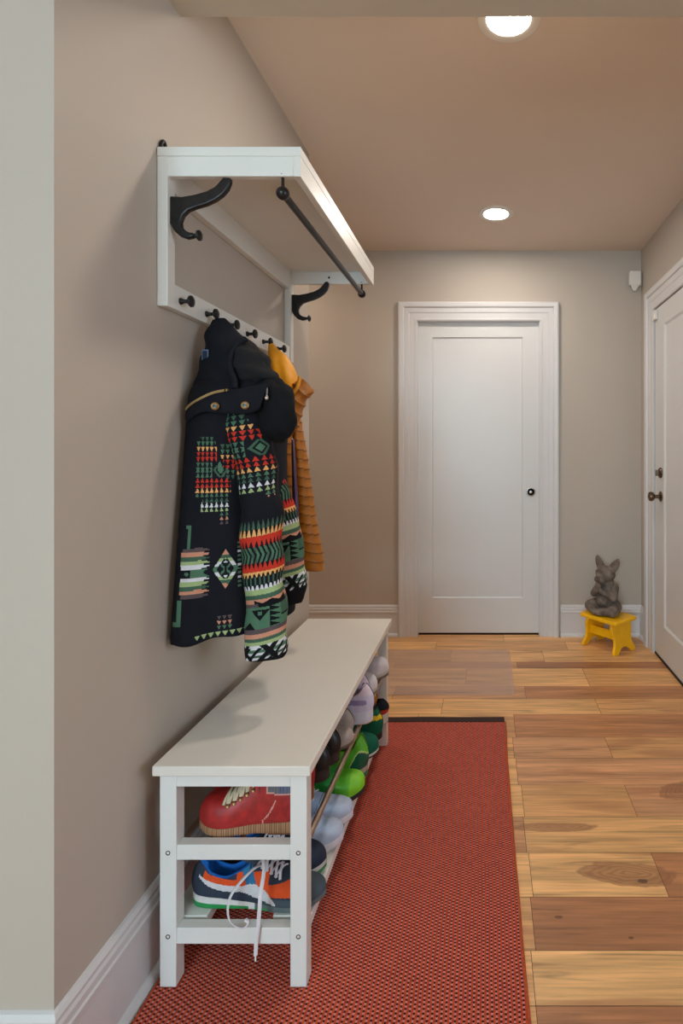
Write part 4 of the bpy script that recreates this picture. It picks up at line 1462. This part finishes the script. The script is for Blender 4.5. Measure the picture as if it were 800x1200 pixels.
make_shoe('boot', 'red leather boot with ribbed tan sole behind the upper opening at the bench end', (-0.420, 1.292, ZU + 0.001), PI, pieces=boot_extras, cat='boot', **BOOT)
make_shoe('boot', 'second red leather boot, mostly hidden behind the first at the bench end', (-0.434, 1.386, ZU + 0.001), PI, cat='boot', **{**BOOT, 'n': 60})
BK = rgb(17, 19, 21)
for yy, hx, lab in ((1.477, -0.420, 'black leather shoe with dark sole, nearer one of the black pair'), (1.556, -0.414, 'black leather shoe with dark sole, beside the taupe shoe')):
    make_shoe('dress_shoe', lab, (hx, yy, ZU + 0.0005), PI, L=0.27, W=0.078, ucol=lambda x, z, s: BK, scol=lambda x, q: rgb(50, 38, 34) if q < 1 else rgb(20, 18, 18), lin=rgb(20, 20, 20), mat=LEATHER, sole_t=[(0, 0.03), (0.22, 0.03), (0.3, 0.016), (1, 0.012)],
              rim=[(0, 0.092), (0.06, 0.09), (0.2, 0.07), (0.44, 0.085)], group='pair of black leather shoes')
TP = rgb(168, 156, 148)
for yy, hx, rz_, lab in ((1.634, -0.392 - 0.27, 0, 'taupe leather slip-on shoe, toe outward, beside the black shoes on the upper tubes'), (1.708, -0.412, PI, 'taupe slip-on shoe with dark brown inside, heel outward next to the lavender sneakers')):
    make_shoe('slip_on_shoe', lab, (hx, yy, ZU + 0.0005), rz_, L=0.27, W=0.076, ucol=lambda x, z, s: TP, scol=lambda x, q: rgb(110, 92, 78), lin=rgb(72, 48, 30), mat=LEATHER, rim_end=0.55,
              rim=[(0, 0.075), (0.2, 0.06), (0.55, 0.062)], ridge=[(0.55, 0.062), (0.62, 0.066), (0.75, 0.058), (0.88, 0.05), (0.95, 0.042), (0.985, 0.03), (1, 0.016)], sole_t=[(0, 0.014), (1, 0.01)], group='taupe slip-on shoes')
LAV, LAV2 = rgb(206, 202, 224), rgb(156, 140, 184)


def lav_col(x, z, s):
    if 0.062 < z < 0.078 and 0.06 < x < 0.32:
        return LAV2
    if z > 0.09 and x < 0.2:
        return rgb(222, 206, 218)
    return LAV


for yy, hx, lab in ((1.789, -0.366, 'white and lavender sneaker with thick sole, heel outward over the green shoes'), (1.875, -0.398, 'white and lavender sneaker set farther in, behind the first lavender one')):
    make_shoe('sneaker', lab, (hx, yy, ZU + 0.0005), PI, L=0.285, W=0.082, ucol=lav_col, scol=lambda x, q: rgb(206, 210, 226) if q > 0.1 else rgb(206, 150, 60), lin=rgb(190, 180, 200), mat=SUEDE, sole_t=[(0, 0.042), (0.4, 0.036), (1, 0.022)],
              rim=[(0, 0.118), (0.05, 0.116), (0.16, 0.095), (0.3, 0.085), (0.44, 0.105)], ridge=[(0.44, 0.105), (0.56, 0.092), (0.7, 0.072), (0.85, 0.06), (0.95, 0.048), (1, 0.022)], spring=0.02, group='white and lavender sneakers')
WS = rgb(204, 202, 214)
for yy, tip, lab in ((1.975, -0.388, 'white sneaker with grey sole, nearer one of the two by the far bench leg'), (2.13, -0.374, 'white sneaker at the far end of the upper tubes')):
    make_shoe('sneaker', lab, (tip - 0.28, yy, ZU + 0.0005), 0.0, L=0.28, W=0.088, ucol=lambda x, z, s: WS if x < 0.8 else rgb(216, 214, 220), scol=lambda x, q: rgb(120, 116, 104) if q < 0.5 else rgb(190, 188, 180), lin=rgb(150, 150, 160), mat=CLOTH,
              ridge=[(0.44, 0.105), (0.56, 0.098), (0.7, 0.086), (0.85, 0.078), (0.94, 0.064), (0.985, 0.044), (1.0, 0.024)], laces=(0.48, 0.6, 3, rgb(220, 220, 226), 0.003), sole_t=[(0, 0.028), (1, 0.022)], group='white sneakers by the far bench leg')

# ------------------------------------------------------------------ yellow step stool
SZT = 0.2
st = thing('step_stool', 'small yellow painted wooden step stool in the corner by the side door', 'stool', (0.752, 3.338, 0.0), math.radians(-51))
m = MB()
pts = []
a_, b_, r_ = 0.138, 0.108, 0.02
for cx_, cy_, a0 in ((a_ - r_, -b_ + r_, -90), (a_ - r_, b_ - r_, 0), (-a_ + r_, b_ - r_, 90), (-a_ + r_, -b_ + r_, 180)):
    for k in range(6):
        q = math.radians(a0 + 18 * k)
        pts.append((cx_ + r_ * math.cos(q), cy_ + r_ * math.sin(q)))
m.prism(pts, lambda a, c: (a, c, SZT - 0.021), lambda a, c: (a, c, SZT))
m.build('seat', YEL, st, local=True, smooth=30, bevel=0.005, seg=3)
half = [(0.0, 0.035), (0.022, 0.031), (0.04, 0.02), (0.055, 0.006), (0.06, 0.0), (0.1, 0.0), (0.103, 0.008), (0.1, 0.02), (0.09, 0.036), (0.08, 0.055), (0.077, 0.075), (0.081, 0.1), (0.09, 0.125), (0.094, 0.145), (0.09, 0.162), (0.083, SZT - 0.021)]
outl = half + [(-a, c) for a, c in half[::-1][:-1]]
for sx in (-1, 1):
    e = MB()
    xo = lambda z: sx * (0.118 - 0.03 * z / 0.18)
    e.prism(outl, lambda a, c: (xo(c) - 0.009, a, c), lambda a, c: (xo(c) + 0.009, a, c))
    e.build('leg_panel', YEL, st, local=True, smooth=30, bevel=0.003, seg=2)
MB().box(-0.098, 0.098, -0.045 - 0.007, -0.045 + 0.007, 0.075, 0.125).build('stretcher', YEL, st, local=True, smooth=30, bevel=0.002)

# ------------------------------------------------------------------ stone dog statue
sx_, sy_ = 0.752, 3.37
sm = MB()


def limb(pts, rs, n=9):
    for i in range(len(pts) - 1):
        a, c = Vector(pts[i]), Vector(pts[i + 1])
        for k in range(n):
            t_ = k / (n - 1)
            r = rs[i] + (rs[i + 1] - rs[i]) * t_
            sm.ell(a.lerp(c, t_), (r, r, r), 12, 8)


sm.ell((-0.005, 0, 0.105), (0.058, 0.066, 0.092), 20, 14)
sm.ell((0.022, 0, 0.085), (0.05, 0.055, 0.055), 20, 14)
sm.ell((-0.015, 0, 0.04), (0.072, 0.082, 0.042), 20, 14)
sm.ell((0.0, 0, 0.19), (0.043, 0.046, 0.045), 16, 12)
sm.ell((0.012, 0, 0.238), (0.056, 0.062, 0.050), 20, 14)
sm.ell((0.054, 0, 0.222), (0.034, 0.036, 0.027), 18, 12)
for s_ in (1, -1):
    limb([(-0.01, s_ * 0.055, 0.045), (0.055, s_ * 0.088, 0.034)], [0.042, 0.034])
    limb([(0.055, s_ * 0.088, 0.032), (0.092, s_ * 0.01, 0.024)], [0.031, 0.022])
    sm.ell((0.096, -s_ * 0.018, 0.02), (0.022, 0.026, 0.018), 14, 10)
    limb([(-0.005, s_ * 0.056, 0.162), (0.03, s_ * 0.078, 0.108), (0.074, s_ * 0.014, 0.148)], [0.027, 0.022, 0.016])
    sm.ell((0.078, s_ * 0.007, 0.165), (0.012, 0.009, 0.028), 12, 10)
    sm.ell((0.066, s_ * 0.019, 0.212), (0.022, 0.018, 0.019), 14, 10)
    sm.ell((0.058, s_ * 0.028, 0.247), (0.011, 0.013, 0.006), 12, 8)
    sm.ell((0.052, s_ * 0.026, 0.259), (0.014, 0.018, 0.008), 12, 8)
    # ears: leaf-shaped and thin
    for k in range(14):
        f = k / 13
        c = Vector((0.004 - 0.012 * f, s_ * (0.036 + 0.046 * f), 0.262 + 0.074 * f))
        wd = 0.034 * (1 - f) ** 0.6 * (1 + 0.9 * f) + 0.003
        sm.ell(c, (0.008 - 0.003 * f, wd, 0.010), 12, 8)
sm.ell((0.088, 0, 0.233), (0.008, 0.012, 0.008), 12, 8)
mstone, nt, b = nmat('weathered_stone')
tcx = N(nt, 'ShaderNodeTexCoord')
nz = N(nt, 'ShaderNodeTexNoise')
nz.inputs['Scale'].default_value, nz.inputs['Detail'].default_value = 28, 6
nt.links.new(tcx.outputs['Object'], nz.inputs['Vector'])
rp = N(nt, 'ShaderNodeValToRGB')
rp.color_ramp.elements[0].position, rp.color_ramp.elements[1].position = 0.35, 0.7
rp.color_ramp.elements[0].color, rp.color_ramp.elements[1].color = rgb(84, 76, 70), rgb(132, 118, 106)
nt.links.new(nz.outputs['Fac'], rp.inputs['Fac'])
nt.links.new(rp.outputs['Color'], b.inputs['Base Color'])
b.inputs['Roughness'].default_value = 0.75
bp = N(nt, 'ShaderNodeBump')
bp.inputs['Strength'].default_value, bp.inputs['Distance'].default_value = 0.5, 0.003
nt.links.new(nz.outputs['Fac'], bp.inputs['Height'])
nt.links.new(bp.outputs['Normal'], b.inputs['Normal'])
dog = sm.build('dog_statue', mstone, smooth=0)
dog.location, dog.rotation_euler = (sx_, sy_, SZT + 0.001), (0, 0, math.radians(218))
rm = dog.modifiers.new('fuse', 'REMESH')
rm.mode, rm.voxel_size, rm.use_smooth_shade = 'VOXEL', 0.0032, True
smt = dog.modifiers.new('soften', 'SMOOTH')
smt.factor, smt.iterations = 0.5, 4
tag(dog, 'grey stone dog statue sitting cross-legged with paws together on the yellow stool', 'statue')

# ------------------------------------------------------------------ light
wd = bpy.data.worlds.new('sky')
scn.world = wd
wd.use_nodes = True
wd.node_tree.nodes['Background'].inputs['Color'].default_value = (0.75, 0.86, 1.0, 1)
wd.node_tree.nodes['Background'].inputs['Strength'].default_value = 3.0


def area(name, loc, rot, sx, sy, power, col, spread=None):
    ld = bpy.data.lights.new(name, 'AREA')
    ld.shape, ld.size, ld.size_y, ld.energy, ld.color = 'RECTANGLE', sx, sy, power, col
    if spread:
        ld.spread = spread
    o = bpy.data.objects.new(name, ld)
    COL.objects.link(o)
    o.location, o.rotation_euler = loc, rot
    return o


area('window_daylight', ((WX0 + WX1) / 2, RY0 - 0.01, (WZ0 + WZ1) / 2), (math.radians(90), 0, 0), WX1 - WX0 - 0.1, WZ1 - WZ0 - 0.1, 56, (0.55, 0.84, 1.0))
area('side_window_daylight', (RX1 + 0.01, (VY0 + VY1) / 2, (0.75 + 2.1) / 2), (0, math.radians(90), 0), 1.25, VY1 - VY0 - 0.1, 4.5, (0.55, 0.76, 1.0))
area('passage_fill', (-1.45, 2.95, ZC - 0.02), (0, 0, 0), 0.15, 0.15, 4.2, (1.0, 0.84, 0.70))  # unseen warm fill added to lift the shaded left recess of the hall
area('room_fill', (0.0, -1.1, ZC - 0.02), (0, 0, 0), 0.6, 0.6, 2.0, (1.0, 0.97, 0.92))  # unseen neutral fill light added behind the camera

# ------------------------------------------------------------------ camera + look
cd_ = bpy.data.cameras.new('camera')
cam = bpy.data.objects.new('camera', cd_)
COL.objects.link(cam)
cam.location, cam.rotation_euler = (0, 0, EYE), (math.radians(90), 0, 0)
cd_.sensor_width, cd_.sensor_height, cd_.sensor_fit = 36, 36, 'AUTO'
cd_.lens = F / 1200 * 36
cd_.shift_x = -(CX - 400) / 1200
cd_.shift_y = (CY - 600) / 1200
cd_.clip_start = 0.02
scn.camera = cam
scn.view_settings.view_transform = 'Standard'
scn.view_settings.look = 'None'
scn.view_settings.exposure = 0.7
scn.view_settings.gamma = 1
scn.view_settings.use_curve_mapping = False
scn.cycles.use_denoising = True
scn.cycles.max_bounces = 8
scn.cycles.diffuse_bounces = 5
scn.cycles.sample_clamp_indirect = 6
